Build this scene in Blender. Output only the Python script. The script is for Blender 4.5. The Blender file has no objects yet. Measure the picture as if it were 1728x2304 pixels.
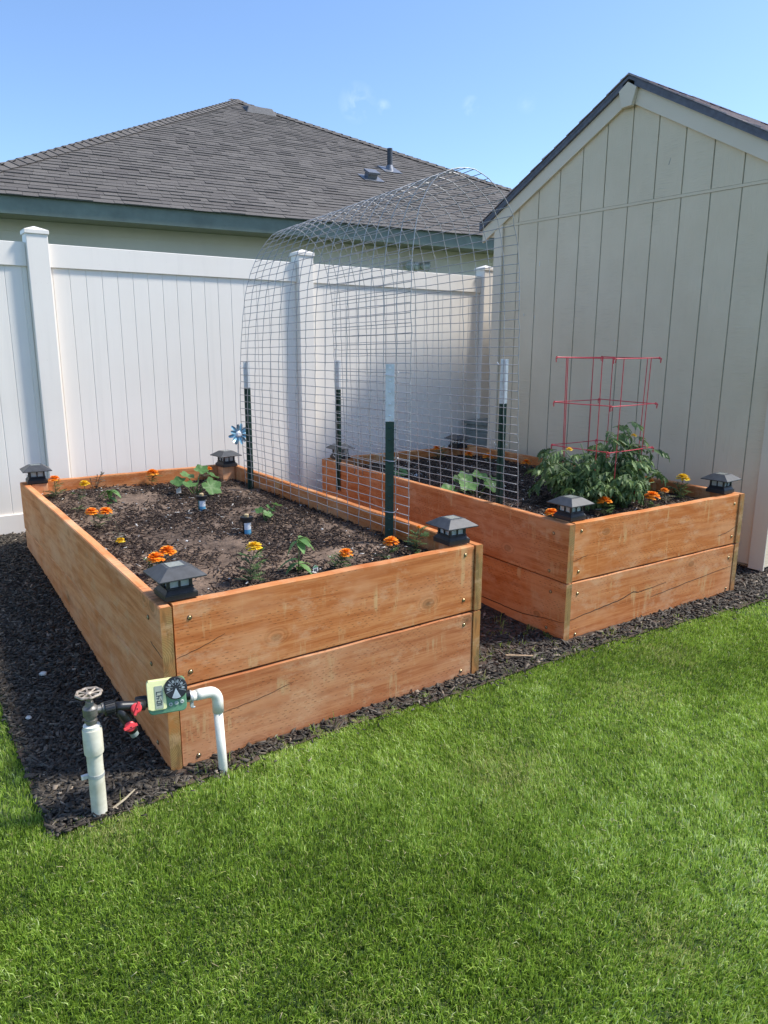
import bpy, bmesh, math, random
import numpy as np
from mathutils import Vector, Matrix, noise
R = math.radians
random.seed(7); rng = np.random.default_rng(7)
S = bpy.context.scene
# ------------------------------------------------------------------ camera, sky, sun, exposure
cd = bpy.data.cameras.new("camera"); cam = bpy.data.objects.new("camera", cd); S.collection.objects.link(cam)
S.camera = cam
YAW, PITCH, ROLL, F = 0.605717, -0.223910, 0.003977, 1641.74
cam.location = (-0.6572, -2.1803, 1.3835)
fw = Vector((math.sin(YAW)*math.cos(PITCH), math.cos(YAW)*math.cos(PITCH), math.sin(PITCH)))
r_ = Vector((math.cos(YAW), -math.sin(YAW), 0)); u_ = r_.cross(fw)
r2 = r_*math.cos(ROLL)+u_*math.sin(ROLL); u2 = -r_*math.sin(ROLL)+u_*math.cos(ROLL)
cam.rotation_euler = Matrix((r2, u2, -fw)).transposed().to_euler()
cd.sensor_fit = 'HORIZONTAL'; cd.sensor_width = 36.0; cd.lens = 36.0*F/1728.0
cd.clip_start = 0.05; cd.clip_end = 2000
S.render.resolution_x = 768; S.render.resolution_y = 1024
SUN_AZ, SUN_EL = -25.0, 52.0            # azimuth of the sun measured from +X towards +Y
W = bpy.data.worlds.new("World"); S.world = W; W.use_nodes = True
wt = W.node_tree; bg = wt.nodes['Background']; sky = wt.nodes.new('ShaderNodeTexSky')
sky.sky_type = 'NISHITA'; sky.sun_disc = False; sky.sun_elevation = R(SUN_EL); sky.sun_rotation = R(90-SUN_AZ)
sky.air_density = 1.0; sky.dust_density = 1.2; sky.ozone_density = 5.5; sky.altitude = 800
wtc = wt.nodes.new('ShaderNodeTexCoord'); wprev = sky.outputs[0]
def wm(op, a, b=None):
    x = wt.nodes.new('ShaderNodeMath'); x.operation = op
    for i, q in enumerate((a, b)):
        if q is None: continue
        if isinstance(q, (int, float)): x.inputs[i].default_value = q
        else: wt.links.new(q, x.inputs[i])
    return x.outputs[0]
wn = wt.nodes.new('ShaderNodeTexNoise'); wn.inputs['Scale'].default_value = 42; wn.inputs['Detail'].default_value = 6; wn.inputs['Distortion'].default_value = .6
wt.links.new(wtc.outputs['Generated'], wn.inputs['Vector'])
for (cd_, cr, cs) in (((.518, .807, .283), .024, 2.4), ((.545, .791, .279), .010, 2.0), ((.627, .727, .279), .012, 2.0), ((.675, .683, .279), .012, 1.6), ((.72, .55, .43), .03, 1.4)):
    ds = wt.nodes.new('ShaderNodeVectorMath'); ds.operation = 'DISTANCE'; wt.links.new(wtc.outputs['Generated'], ds.inputs[0]); ds.inputs[1].default_value = Vector(cd_).normalized()
    fall = wm('MAXIMUM', wm('SUBTRACT', 1.0, wm('DIVIDE', ds.outputs['Value'], cr)), 0.0)
    cm = wm('MULTIPLY', wm('MAXIMUM', wm('SUBTRACT', wn.outputs['Fac'], .42), 0.0), wm('MULTIPLY', fall, cs*.32))
    mx_ = wt.nodes.new('ShaderNodeMix'); mx_.data_type = 'RGBA'; wt.links.new(cm, mx_.inputs[0]); wt.links.new(wprev, mx_.inputs[6]); mx_.inputs[7].default_value = (7.5, 7.8, 8.0, 1); wprev = mx_.outputs[2]
wt.links.new(wprev, bg.inputs[0]); bg.inputs[1].default_value = 0.088
sd = bpy.data.lights.new("sun", 'SUN'); sun = bpy.data.objects.new("sun", sd); S.collection.objects.link(sun)
sd.energy = 2.0; sd.angle = R(8); sd.color = (1.0, 0.95, 0.87)
sv = Vector((math.cos(R(SUN_EL))*math.cos(R(SUN_AZ)), math.cos(R(SUN_EL))*math.sin(R(SUN_AZ)), math.sin(R(SUN_EL))))
sun.rotation_euler = sv.to_track_quat('Z', 'Y').to_euler(); sun.location = (6, -3, 8)
S.view_settings.view_transform = 'Standard'; S.view_settings.look = 'None'
S.view_settings.exposure = 1.53; S.view_settings.gamma = 1

# ------------------------------------------------------------------ helpers
def tag(o, label=None, cat=None, group=None, kind=None):
    if label: o['label'] = label
    if cat: o['category'] = cat
    if group: o['group'] = group
    if kind: o['kind'] = kind
    return o
def thing(name, label, cat, loc=(0, 0, 0), rz=0.0, group=None):
    o = bpy.data.objects.new(name, None); o.empty_display_size = 0.05
    S.collection.objects.link(o); o.location = loc; o.rotation_euler = (0, 0, rz)
    return tag(o, label, cat, group)
def copy_tree(o, parent=None):
    c = o.copy(); S.collection.objects.link(c); c.parent = parent
    for ch in list(o.children): copy_tree(ch, c)
    return c
class MB:
    def __init__(s): s.v = []; s.f = []; s.m = []; s.t = []
    def add(s, vs, fs, m=0, tone=0.5):
        n = len(s.v); s.v += [tuple(v) for v in vs]; s.f += [tuple(i+n for i in f) for f in fs]
        s.m += [m]*len(fs); s.t += [tone]*len(fs); return s
    def box(s, x0, x1, y0, y1, z0, z1, m=0, M=None, tone=0.5):
        vs = [Vector((x, y, z)) for z in (z0, z1) for y in (y0, y1) for x in (x0, x1)]
        if M is not None: vs = [M @ v for v in vs]
        return s.add(vs, [(0,2,3,1),(4,5,7,6),(0,1,5,4),(2,6,7,3),(0,4,6,2),(1,3,7,5)], m, tone)
    def frustum(s, a0, b0, z0, a1, b1, z1, m=0, c=(0, 0)):
        vs = []
        for a, b, z in ((a0, b0, z0), (a1, b1, z1)):
            vs += [(c[0]-a, c[1]-b, z), (c[0]+a, c[1]-b, z), (c[0]+a, c[1]+b, z), (c[0]-a, c[1]+b, z)]
        return s.add(vs, [(3,2,1,0),(4,5,6,7),(0,1,5,4),(1,2,6,5),(2,3,7,6),(3,0,4,7)], m)
    def tube(s, pts, r, n=8, m=0, caps=True, tone=0.5):
        P = [Vector(p) for p in pts]; rr = r if isinstance(r, (list, tuple)) else [r]*len(P)
        d0 = (P[1]-P[0]).normalized(); a = Vector((0, 0, 1)) if abs(d0.z) < .9 else Vector((1, 0, 0))
        u = d0.cross(a).normalized(); vs = []
        for i, p in enumerate(P):
            d = (P[min(i+1, len(P)-1)]-P[max(i-1, 0)]).normalized()
            u = (u-d*u.dot(d)).normalized(); w = d.cross(u)
            for k in range(n):
                t = 2*math.pi*k/n; vs.append(p+(u*math.cos(t)+w*math.sin(t))*rr[i])
        fs = [(i*n+k, i*n+(k+1) % n, (i+1)*n+(k+1) % n, (i+1)*n+k) for i in range(len(P)-1) for k in range(n)]
        if caps: fs += [tuple(range(n-1, -1, -1)), tuple((len(P)-1)*n+k for k in range(n))]
        return s.add(vs, fs, m, tone)
    def lathe(s, prof, n=20, m=0, M=None):
        vs = []; 
        for r, z in prof:
            for k in range(n):
                t = 2*math.pi*k/n; v = Vector((r*math.cos(t), r*math.sin(t), z)); vs.append(M @ v if M is not None else v)
        L = len(prof)
        fs = [(i*n+k, i*n+(k+1) % n, (i+1)*n+(k+1) % n, (i+1)*n+k) for i in range(L-1) for k in range(n)]
        fs += [tuple(range(n-1, -1, -1)), tuple((L-1)*n+k for k in range(n))]
        return s.add(vs, fs, m)
    def prism(s, poly, axis, a0, a1, m=0):
        # polygon in the two other axes, extruded along axis from a0 to a1
        def mk(p, a):
            return {'x': (a, p[0], p[1]), 'y': (p[0], a, p[1]), 'z': (p[0], p[1], a)}[axis]
        n = len(poly); vs = [mk(p, a0) for p in poly]+[mk(p, a1) for p in poly]
        return s.add(vs, [tuple(range(n)), tuple(range(2*n-1, n-1, -1))]+[(i, i+n, (i+1) % n+n, (i+1) % n) for i in range(n)], m)
    def leaf(s, p, d, up, L, w, droop=0.3, seg=4, fold=0.25, m=0, shape=None, tone=0.5):
        p = Vector(p); d = Vector(d).normalized(); up = Vector(up)
        side = d.cross(up)
        if side.length < 1e-4: side = d.cross(Vector((1, 0, .1)))
        side.normalize(); nrm = side.cross(d).normalized(); vs = []
        for i in range(seg+1):
            t = i/seg; hw = w*(shape(t) if shape else math.sin(math.pi*min(1, t*.93+.05))**.8)
            c = p+d*(L*t)-nrm*(droop*L*t*t)
            vs += [c+side*hw+nrm*(fold*hw), c, c-side*hw+nrm*(fold*hw)]
        fs = []
        for i in range(seg):
            a = i*3; fs += [(a, a+1, a+4, a+3), (a+1, a+2, a+5, a+4)]
        return s.add(vs, fs, m, tone)
    def build(s, name, mats, parent=None, world=False, smooth=False, bevel=0, tone=False, fix=True):
        me = bpy.data.meshes.new(name)
        vs = s.v
        if parent is not None and world:
            q = parent.location; r = parent
            while r.parent is not None: r = r.parent; q = q+r.location
            vs = [(v[0]-q[0], v[1]-q[1], v[2]-q[2]) for v in vs]
        me.from_pydata(vs, [], s.f)
        if not isinstance(mats, (list, tuple)): mats = [mats]
        for x in mats: me.materials.append(x)
        me.polygons.foreach_set('material_index', s.m)
        if tone:
            at = me.attributes.new('tone', 'FLOAT', 'FACE'); at.data.foreach_set('value', s.t)
        if bevel or fix:
            bm = bmesh.new(); bm.from_mesh(me)
            if fix: bmesh.ops.recalc_face_normals(bm, faces=bm.faces)
            if bevel: bmesh.ops.bevel(bm, geom=[e for e in bm.edges if e.calc_face_angle(0) > .5], offset=bevel, segments=2, affect='EDGES', profile=.5, clamp_overlap=True)
            bm.to_mesh(me); bm.free()
        if smooth: me.polygons.foreach_set('use_smooth', [True]*len(me.polygons))
        elif not tone and not bevel: me.polygons.foreach_set('use_smooth', [True]*len(me.polygons)); me.set_sharp_from_angle(angle=R(32))
        o = bpy.data.objects.new(name, me); S.collection.objects.link(o)
        if parent is not None: o.parent = parent
        return o
def lin(c): return tuple(((x/255)/12.92 if x/255 <= .04045 else ((x/255+.055)/1.055)**2.4) for x in c)

class NT:
    def __init__(s, name):
        s.mat = bpy.data.materials.new(name); s.mat.use_nodes = True; s.t = s.mat.node_tree
        s.b = s.t.nodes['Principled BSDF']
    def n(s, typ, **kw):
        x = s.t.nodes.new('ShaderNode'+typ)
        for k, v in kw.items():
            if k.startswith('i_'): x.inputs[int(k[2:]) if k[2:].isdigit() else k[2:]].default_value = v
            else: setattr(x, k, v)
        return x
    def l(s, a, b): s.t.links.new(a, b)
    def m(s, op, a, b=None, c=None, clamp=False):
        x = s.t.nodes.new('ShaderNodeMath'); x.operation = op; x.use_clamp = clamp
        for i, q in enumerate((a, b, c)):
            if q is None: continue
            if isinstance(q, (int, float)): x.inputs[i].default_value = q
            else: s.l(q, x.inputs[i])
        return x.outputs[0]
    def noise(s, vec, scale, detail=4, rough=.55, dist=0, dim='3D'):
        x = s.n('TexNoise', noise_dimensions=dim); x.inputs['Scale'].default_value = scale
        x.inputs['Detail'].default_value = detail; x.inputs['Roughness'].default_value = rough; x.inputs['Distortion'].default_value = dist
        s.l(vec, x.inputs['Vector']); return x.outputs['Fac']
    def mapv(s, vec, scale=(1, 1, 1), loc=(0, 0, 0)):
        x = s.n('Mapping'); x.inputs['Scale'].default_value = scale; x.inputs['Location'].default_value = loc
        s.l(vec, x.inputs['Vector']); return x.outputs[0]
    def ramp(s, fac, stops, interp='LINEAR'):
        x = s.n('ValToRGB'); e = x.color_ramp.elements; x.color_ramp.interpolation = interp
        while len(e) < len(stops): e.new(.5)
        for i, (p, c) in enumerate(stops):
            e[i].position = p; e[i].color = (*c, 1) if len(c) == 3 else c
        s.l(fac, x.inputs[0]); return x.outputs[0]
    def step(s, fac, a, b):
        x = s.n('MapRange'); x.interpolation_type = 'SMOOTHSTEP'; x.inputs[1].default_value = a; x.inputs[2].default_value = b
        s.l(fac, x.inputs[0]); return x.outputs[0]
    def mix(s, f, a, b, mode='MIX'):
        x = s.n('Mix', data_type='RGBA', blend_type=mode)
        for sock, q in ((x.inputs[0], f), (x.inputs[6], a), (x.inputs[7], b)):
            if isinstance(q, (int, float)): sock.default_value = q
            elif isinstance(q, tuple): sock.default_value = (*q, 1) if len(q) == 3 else q
            else: s.l(q, sock)
        return x.outputs[2]
    def bump(s, h, strength=.3, dist=.01, prev=None):
        x = s.n('Bump'); x.inputs['Strength'].default_value = strength; x.inputs['Distance'].default_value = dist
        s.l(h, x.inputs['Height'])
        if prev is not None: s.l(prev, x.inputs['Normal'])
        s.l(x.outputs[0], s.b.inputs['Normal']); return x.outputs[0]
    def col(s, c):
        if isinstance(c, tuple): s.b.inputs['Base Color'].default_value = (*c, 1)
        else: s.l(c, s.b.inputs['Base Color'])
    def set(s, rough=.6, metal=0, spec=.5, trans=0, sss=0):
        s.b.inputs['Roughness'].default_value = rough; s.b.inputs['Metallic'].default_value = metal
        s.b.inputs['Specular IOR Level'].default_value = spec; s.b.inputs['Transmission Weight'].default_value = trans
    @property
    def obj(s): return s.n('TexCoord').outputs['Object']

def simple(name, c, rough=.5, metal=0, var=.25, scale=30, bump=.1, bd=.002, spec=.5, c2=None):
    N = NT(name); v = N.obj; f = N.noise(v, scale, 5, .6)
    a = tuple(x*(1-var) for x in c); b = c2 or tuple(min(1, x*(1+var)) for x in c)
    N.col(N.ramp(f, [(.3, a), (.7, b)])); N.set(rough, metal, spec)
    if bump: N.bump(N.noise(v, scale*3, 4, .6), bump, bd)
    return N.mat

# ------------------------------------------------------------------ materials
def wood_mat(name, ca, cb, seed=0.0, drips=1.0, incise=1.0):
    N = NT(name); tc = N.n('TexCoord'); oi = N.n('ObjectInfo')
    off = N.m('MULTIPLY', oi.outputs['Random'], 37.0)
    cx = N.n('CombineXYZ'); N.l(off, cx.inputs[0]); N.l(off, cx.inputs[1]); N.l(off, cx.inputs[2])
    ad = N.n('VectorMath', operation='ADD'); N.l(tc.outputs['Object'], ad.inputs[0]); N.l(cx.outputs[0], ad.inputs[1])
    P = ad.outputs[0]
    vor = N.n('TexVoronoi', voronoi_dimensions='3D'); vor.inputs['Scale'].default_value = 1.0
    N.l(N.mapv(P, (3.0, .4, 4.6)), vor.inputs['Vector']); kd = vor.outputs['Distance']
    knot = N.m('SUBTRACT', 1.0, N.step(kd, .03, .22))
    sx = N.n('SeparateXYZ'); N.l(P, sx.inputs[0])
    big = N.noise(N.mapv(P, (1.1, 3, 5)), 1.0, 4, .6)
    zz = N.m('ADD', N.m('MULTIPLY', sx.outputs[2], 62.0), N.m('ADD', N.m('MULTIPLY', big, 13.0), N.m('MULTIPLY', knot, 13.0)))
    rings = N.m('ABSOLUTE', N.m('SINE', zz))
    fine = N.noise(N.mapv(P, (6, 60, 190)), 1.0, 5, .65)
    med = N.noise(N.mapv(P, (2.2, 20, 42)), 1.0, 4, .6)
    g = N.m('ADD', N.m('MULTIPLY', rings, .12), N.m('ADD', N.m('MULTIPLY', fine, .58), N.m('MULTIPLY', med, .42)))
    base = N.ramp(g, [(.33, tuple(x*.68 for x in ca)), (.5, ca), (.69, cb)])
    patch = N.step(N.noise(N.mapv(P, (2.6, 2, 4.5)), 1.0, 4, .65), .42, .68)
    base = N.mix(N.m('MULTIPLY', patch, .75), base, tuple(min(1, x*y) for x, y in zip(cb, (1.06, 1.28, 1.6))))
    red = N.step(N.noise(N.mapv(P, (1.7, 2, 7)), 1.7, 3, .6), .5, .7)
    base = N.mix(N.m('MULTIPLY', red, .5), base, (.44, .135, .045))
    dr = N.step(N.noise(N.mapv(P, (30, 4, 3.6)), 1.0, 4, .65), .53, .68)
    drm = N.step(N.noise(N.mapv(P, (3.5, 2, 5)), 1.3, 2, .5), .46, .62)
    base = N.mix(N.m('MULTIPLY', N.m('MULTIPLY', dr, drm), .75*drips), base, (.62, .40, .20))
    kc = N.m('SUBTRACT', 1.0, N.step(kd, .02, .10))
    kr = N.m('MULTIPLY', N.m('SUBTRACT', 1.0, N.step(kd, .08, .2)), N.m('ADD', .35, N.m('MULTIPLY', .4, N.m('SINE', N.m('MULTIPLY', kd, 95.0)))))
    base = N.mix(N.m('MULTIPLY', kr, .55), base, (.20, .10, .04))
    base = N.mix(N.m('MULTIPLY', kc, .6), base, (.09, .045, .02))
    # rows of short incisions along the board
    row = N.m('FLOOR', N.m('DIVIDE', sx.outputs[2], .0105)); vfr = N.m('FRACT', N.m('DIVIDE', sx.outputs[2], .0105))
    jit = N.noise(N.mapv(P, (4, 1, 90)), 1.0, 2, .5)
    ufr = N.m('FRACT', N.m('ADD', N.m('DIVIDE', sx.outputs[0], .030), N.m('ADD', N.m('MULTIPLY', row, .371), N.m('MULTIPLY', jit, 1.3))))
    dash = N.m('MULTIPLY', N.m('LESS_THAN', ufr, .34), N.m('LESS_THAN', N.m('ABSOLUTE', N.m('SUBTRACT', vfr, .5)), .11))
    im = N.m('MULTIPLY', N.step(N.noise(N.mapv(P, (3, 2, 9)), 1.0, 3, .6), .40, .54), N.step(N.noise(N.mapv(P, (22, 22, 60)), 1.0, 2, .6), .38, .6))
    dash = N.m('MULTIPLY', dash, im)
    base = N.mix(N.m('MULTIPLY', dash, .7*incise), base, (.11, .05, .025))
    # end grain
    nx = N.n('SeparateXYZ'); N.l(tc.outputs['Normal'], nx.inputs[0])
    end = N.m('GREATER_THAN', N.m('ABSOLUTE', nx.outputs[0]), .75)
    sy = N.n('SeparateXYZ'); N.l(tc.outputs['Object'], sy.inputs[0])
    rad = N.m('SQRT', N.m('ADD', N.m('POWER', N.m('SUBTRACT', sy.outputs[1], -.03), 2), N.m('POWER', N.m('SUBTRACT', sy.outputs[2], .11), 2)))
    er = N.m('SINE', N.m('ADD', N.m('MULTIPLY', rad, 900.0), N.m('MULTIPLY', N.noise(P, 30, 3), 5.0)))
    endc = N.mix(N.m('MULTIPLY', N.m('ADD', er, 1.0), .3), (.36, .235, .10), (.17, .105, .042)); endc = N.mix(N.step(N.noise(N.mapv(P, (14, 14, 9)), 1.0, 4, .6), .42, .62), endc, (.40, .19, .075)); endc = N.mix(N.m('MULTIPLY', N.step(N.noise(N.mapv(P, (30, 30, 7)), 1.3, 4, .6), .5, .65), .5), endc, (.10, .065, .03))
    base = N.mix(end, base, endc)
    # tone varies from board to board, with pale worn blotches
    rv = N.noise(cx.outputs[0], 3.7, 0, .5); br = N.n('HueSaturation'); N.l(N.m('ADD', .72, N.m('MULTIPLY', rv, .5)), br.inputs['Value']); N.l(N.m('ADD', .95, N.m('MULTIPLY', rv, .2)), br.inputs['Saturation']); N.l(base, br.inputs['Color']); base = br.outputs[0]
    worn = N.step(N.noise(N.mapv(P, (5, 4, 9)), 1.3, 6, .72), .52, .66); base = N.mix(N.m('MULTIPLY', worn, .36), base, (.66, .42, .24))
    N.col(base); N.set(.8, 0, .2)
    hgt = N.m('SUBTRACT', N.m('ADD', N.m('MULTIPLY', fine, .6), N.m('MULTIPLY', rings, .12)), N.m('MULTIPLY', dash, .8*incise))
    N.bump(hgt, .35, .0016)
    return N.mat
M_wood = wood_mat('stained_wood', (.47, .160, .060), (.61, .262, .110))
M_woodd = wood_mat('shade_lifted_wood', (.66, .26, .115), (.78, .37, .18), drips=.2, incise=.35)  # lighter wood copy; brightness for the shaded side is put into the colour
M_crack = simple('crack_dark', (.035, .018, .01), .9, bump=0)
M_screw = simple('gold_screw', (.55, .43, .24), .35, .9, scale=200, bump=0)
M_screwd = simple('screw_recess', (.03, .025, .02), .6, bump=0)
M_vinyl = None
def vinyl():
    N = NT('white_vinyl'); v = N.obj
    f = N.noise(v, 1.6, 4, .6); c = N.ramp(f, [(.3, (.85, .79, .71)), (.7, (.89, .835, .76))])
    sp = N.step(N.noise(N.mapv(v, (1, 1, .8)), 85, 2, .6), .70, .74)
    spm = N.step(N.noise(v, 3.0, 3), .46, .6)
    c = N.mix(N.m('MULTIPLY', N.m('MULTIPLY', sp, spm), .3), c, (.33, .30, .27))
    st = N.step(N.noise(N.mapv(v, (26, 26, 1.3)), 1.0, 3), .5, .8)
    c = N.mix(N.m('MULTIPLY', st, .10), c, (.5, .48, .44))
    N.col(c); N.set(.42, 0, .4); N.bump(N.noise(N.mapv(v, (9, 9, 1)), 1, 3), .12, .004); return N.mat
M_vinyl = vinyl()
def siding(name, ca, cb, deep=1.0):
    N = NT(name); v = N.obj
    c = N.ramp(N.noise(v, 2.2, 4, .6), [(.3, ca), (.7, cb)])
    ox = N.noise(N.mapv(v, (3, 3, 2)), 1, 2)
    wv = N.noise(N.mapv(v, (9, 9, 95)), 1.0, 4, .6, .8)
    wm = N.step(N.noise(N.mapv(v, (5, 5, 1.6)), 1.0, 3), .42, .6)
    wv2 = N.noise(N.mapv(v, (60, 60, 6)), 1.0, 4, .6, .6)
    h = N.m('ADD', N.m('MULTIPLY', wv, wm), N.m('MULTIPLY', N.m('MULTIPLY', wv2, N.m('SUBTRACT', 1.0, wm)), .8))
    c = N.mix(N.m('MULTIPLY', N.step(h, .45, .7), .12), c, tuple(x*.72 for x in ca))
    N.col(c); N.set(.6, 0, .3); N.bump(h, .45*deep, .004); return N.mat
M_shed = siding('olive_siding', (.69, .575, .405), (.75, .635, .46), 2.4)
M_shedtrim = siding('olive_trim', (.70, .60, .46), (.75, .65, .51), .5)
M_groove = simple('siding_groove', (.40, .37, .28), .8, bump=0)
M_lap = siding('tan_siding', (.68, .61, .52), (.74, .67, .57), .5)
M_green = simple('green_fascia', (.15, .185, .148), .55, var=.22, scale=4)
M_soffit = simple('soffit', (.30, .28, .23), .7, var=.1)
def shingle(name, stops, glit=.25):
    N = NT(name); v = N.obj; a = N.n('Attribute', attribute_name='tone')
    t = N.m('ADD', N.m('MULTIPLY', a.outputs['Fac'], .75), N.m('MULTIPLY', N.noise(v, 2.0, 3), .35))
    c = N.ramp(t, stops)
    g = N.noise(v, 240, 2, .7); c = N.mix(glit, c, N.ramp(g, [(.35, (.03, .028, .028)), (.5, (.15, .14, .13)), (.66, (.5, .48, .45))]), 'MIX')
    N.col(c); N.set(.85, 0, .3); N.bump(g, .5, .002); return N.mat
M_sh = shingle('grey_shingle', [(.2, (.074, .064, .058)), (.5, (.094, .083, .074)), (.8, (.120, .107, .095))], .2)
M_sh2 = shingle('flare_lifted_shingle', [(.2, (.32, .26, .26)), (.5, (.44, .36, .36)), (.8, (.55, .46, .45))])  # reddish grey shingle, pale veil of lens flare painted into its colour
M_edge = simple('dark_roof_edge', (.115, .12, .15), .7)  # dark edge with a bluish lens flare lift mixed into the colour
M_lampblk = simple('lamp_black', (.048, .050, .054), .42, var=.35, scale=25, bump=.15)
M_lampdk = simple('lamp_base_black', (.018, .016, .017), .5, var=.4, scale=40)
M_solar = simple('solar_cell', (.22, .235, .21), .12, var=.3, spec=.8, bump=0)
M_galv = simple('galvanised_wire', (.36, .36, .37), .45, .4, var=.2, scale=60, bump=0)
M_tgreen = simple('post_green', (.012, .045, .033), .4, var=.3)
M_twhite = simple('post_white', (.70, .71, .71), .45, var=.15, scale=40)
M_tie = simple('tie_wire', (.75, .75, .75), .3, .8, bump=0)
M_red = simple('red_coated_wire', (.58, .05, .065), .4, var=.2)
def glass():
    N = NT('lamp_glass'); N.col((.62, .66, .68)); N.set(.12, 0, .8, .35); N.b.inputs['IOR'].default_value = 1.3
    N.bump(N.noise(N.mapv(N.obj, (1, 1, .2)), 300, 2), .6, .002); return N.mat
M_glass = glass()
def soil_mat(name, dark, light, sc=1.0):
    N = NT(name); v = N.obj
    a = N.noise(v, 5*sc, 6, .65); b = N.noise(v, 60*sc, 5, .7)
    c = N.ramp(N.m('ADD', N.m('MULTIPLY', a, .7), N.m('MULTIPLY', b, .35)), [(.36, dark), (.52, tuple((x+y)/2 for x, y in zip(dark, light))), (.66, light)])
    sp = N.step(N.noise(v, 160, 2, .5), .735, .76); c = N.mix(N.m('MULTIPLY', sp, .7), c, (.42, .38, .32))
    N.col(c); N.set(.9, 0, .25); N.bump(N.m('ADD', b, N.m('MULTIPLY', N.noise(v, 180, 4, .7), .4)), .9, .008); return N.mat
M_soil = soil_mat('bed_soil', (.055, .036, .026), (.30, .21, .15))
M_dirt = soil_mat('ground_dirt', (.030, .022, .017), (.14, .10, .078))
def tone_mat(name, stops, rough=.7, spec=.3, trans=False, bump=0):
    N = NT(name); a = N.n('Attribute', attribute_name='tone'); c = N.ramp(a.outputs['Fac'], stops)
    c = N.mix(.35, c, N.mix(1.0, c, N.ramp(N.noise(N.obj, 90, 3), [(.3, (.5, .5, .5)), (.7, (1.3, 1.3, 1.3))]), 'MULTIPLY'))
    N.col(c); N.set(rough, 0, spec)
    if bump: N.bump(N.noise(N.obj, 150, 3), bump, .003)
    if trans:
        o = N.t.nodes['Material Output']; tr = N.n('BsdfTranslucent'); N.l(c, tr.inputs[0])
        mx = N.n('MixShader'); mx.inputs[0].default_value = trans; N.l(N.b.outputs[0], mx.inputs[1]); N.l(tr.outputs[0], mx.inputs[2]); N.l(mx.outputs[0], o.inputs[0])
    return N.mat
M_mulch = tone_mat('black_bark', [(0, (.020, .016, .013)), (.45, (.062, .052, .041)), (.85, (.155, .135, .11)), (.95, (.20, .16, .115)), (1, (.36, .29, .22))], .65, .25, bump=.5)
M_chip = tone_mat('brown_bark', [(0, (.018, .011, .008)), (.6, (.06, .038, .028)), (.9, (.14, .10, .075)), (.97, (.24, .19, .15)), (1, (.6, .57, .52))], .75, .3, bump=.5)
M_perl = simple('white_crumbs', (.62, .6, .55), .8, var=.2)
def grass_mat():
    N = NT('grass_blades'); a = N.n('Attribute', attribute_name='tone'); h = N.n('Attribute', attribute_name='dry')
    c = N.ramp(a.outputs['Fac'], [(0, (.10, .17, .020)), (.4, (.265, .41, .045)), (.8, (.48, .65, .12)), (1, (.78, .87, .45))])
    c = N.mix(h.outputs['Fac'], c, (.60, .56, .24))
    N.col(c); N.set(.45, 0, .4)
    o = N.t.nodes['Material Output']; tr = N.n('BsdfTranslucent'); N.l(c, tr.inputs[0])
    mx = N.n('MixShader'); mx.inputs[0].default_value = .45; N.l(N.b.outputs[0], mx.inputs[1]); N.l(tr.outputs[0], mx.inputs[2]); N.l(mx.outputs[0], o.inputs[0])
    return N.mat
M_grass = grass_mat()
M_lawnbase = simple('lawn_thatch', (.045, .085, .018), .9, var=.5, scale=60, bump=.6, bd=.01)
def leafmat(name, stops, tr=.3, rough=.5): return tone_mat(name, stops, rough, .4, tr)
M_lf_tom = leafmat('tomato_leaf', [(0, (.045, .085, .026)), (.5, (.11, .18, .055)), (1, (.24, .34, .12))], .25, .55)
M_lf_mar = leafmat('marigold_leaf', [(0, (.03, .07, .02)), (.6, (.075, .15, .04)), (1, (.15, .22, .07))])
M_lf_sq = leafmat('squash_leaf', [(0, (.07, .16, .04)), (.6, (.13, .27, .07)), (1, (.22, .38, .12))])
M_lf_dry = leafmat('withered_leaf', [(0, (.06, .045, .03)), (.6, (.14, .12, .08)), (1, (.24, .24, .14))], .15)
M_orange = tone_mat('orange_petals', [(0, (.75, .17, .010)), (.5, (.98, .31, .015)), (1, (1.0, .47, .05))], .55, .3, .25)
M_yellow = tone_mat('yellow_petals', [(0, (.72, .40, .01)), (.5, (.92, .62, .02)), (1, (1.0, .80, .10))], .55, .3, .25)
M_pvc = simple('white_pvc', (.82, .78, .68), .35, var=.08, scale=18)
M_pvcold = simple('aged_pvc', (.66, .62, .46), .45, var=.2, scale=14, c2=(.82, .78, .65))
M_brass = simple('grey_brass', (.20, .19, .175), .45, .6, var=.35, scale=50, bump=.3)
M_rust = simple('rusty_wheel', (.30, .20, .14), .6, .4, var=.5, scale=60, c2=(.6, .52, .42))
M_blk = simple('black_plastic', (.014, .014, .015), .38, var=.3)
M_redp = simple('red_plastic', (.72, .05, .06), .4, var=.1)
M_tcream = simple('timer_cream', (.88, .86, .42), .4, var=.06)
M_tgrn = simple('timer_green', (.12, .27, .15), .4, var=.12)
M_lcd = simple('lcd_grey', (.36, .39, .30), .25, var=.05, bump=0)
M_ink = simple('dark_ink', (.03, .035, .03), .5, bump=0)
M_btn = simple('grey_button', (.42, .48, .44), .5, var=.1, bump=0)
M_label = simple('white_label', (.74, .76, .78), .5, var=.06, bump=0)
M_blue = simple('blue_label', (.10, .34, .52), .5, var=.1, bump=0)
M_teal = simple('teal_plastic', (.03, .22, .24), .4, var=.1)
M_cap = simple('tan_cap', (.55, .40, .20), .5, var=.15)
M_grey = simple('grey_plastic', (.20, .23, .215), .45, var=.2, scale=8)
M_stem = simple('green_stem', (.12, .20, .06), .6, var=.2)
M_stemd = simple('dark_stem', (.09, .08, .045), .7, var=.3)
M_spin = simple('blue_enamel', (.05, .28, .50), .3, .3, var=.5, scale=25, c2=(.35, .62, .78))
M_metalw = simple('white_metal', (.55, .56, .55), .4, .3)
M_roofmetal = simple('roof_vent_metal', (.20, .21, .23), .45, .5)
M_pipeblk = simple('vent_pipe', (.04, .045, .055), .5)

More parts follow.
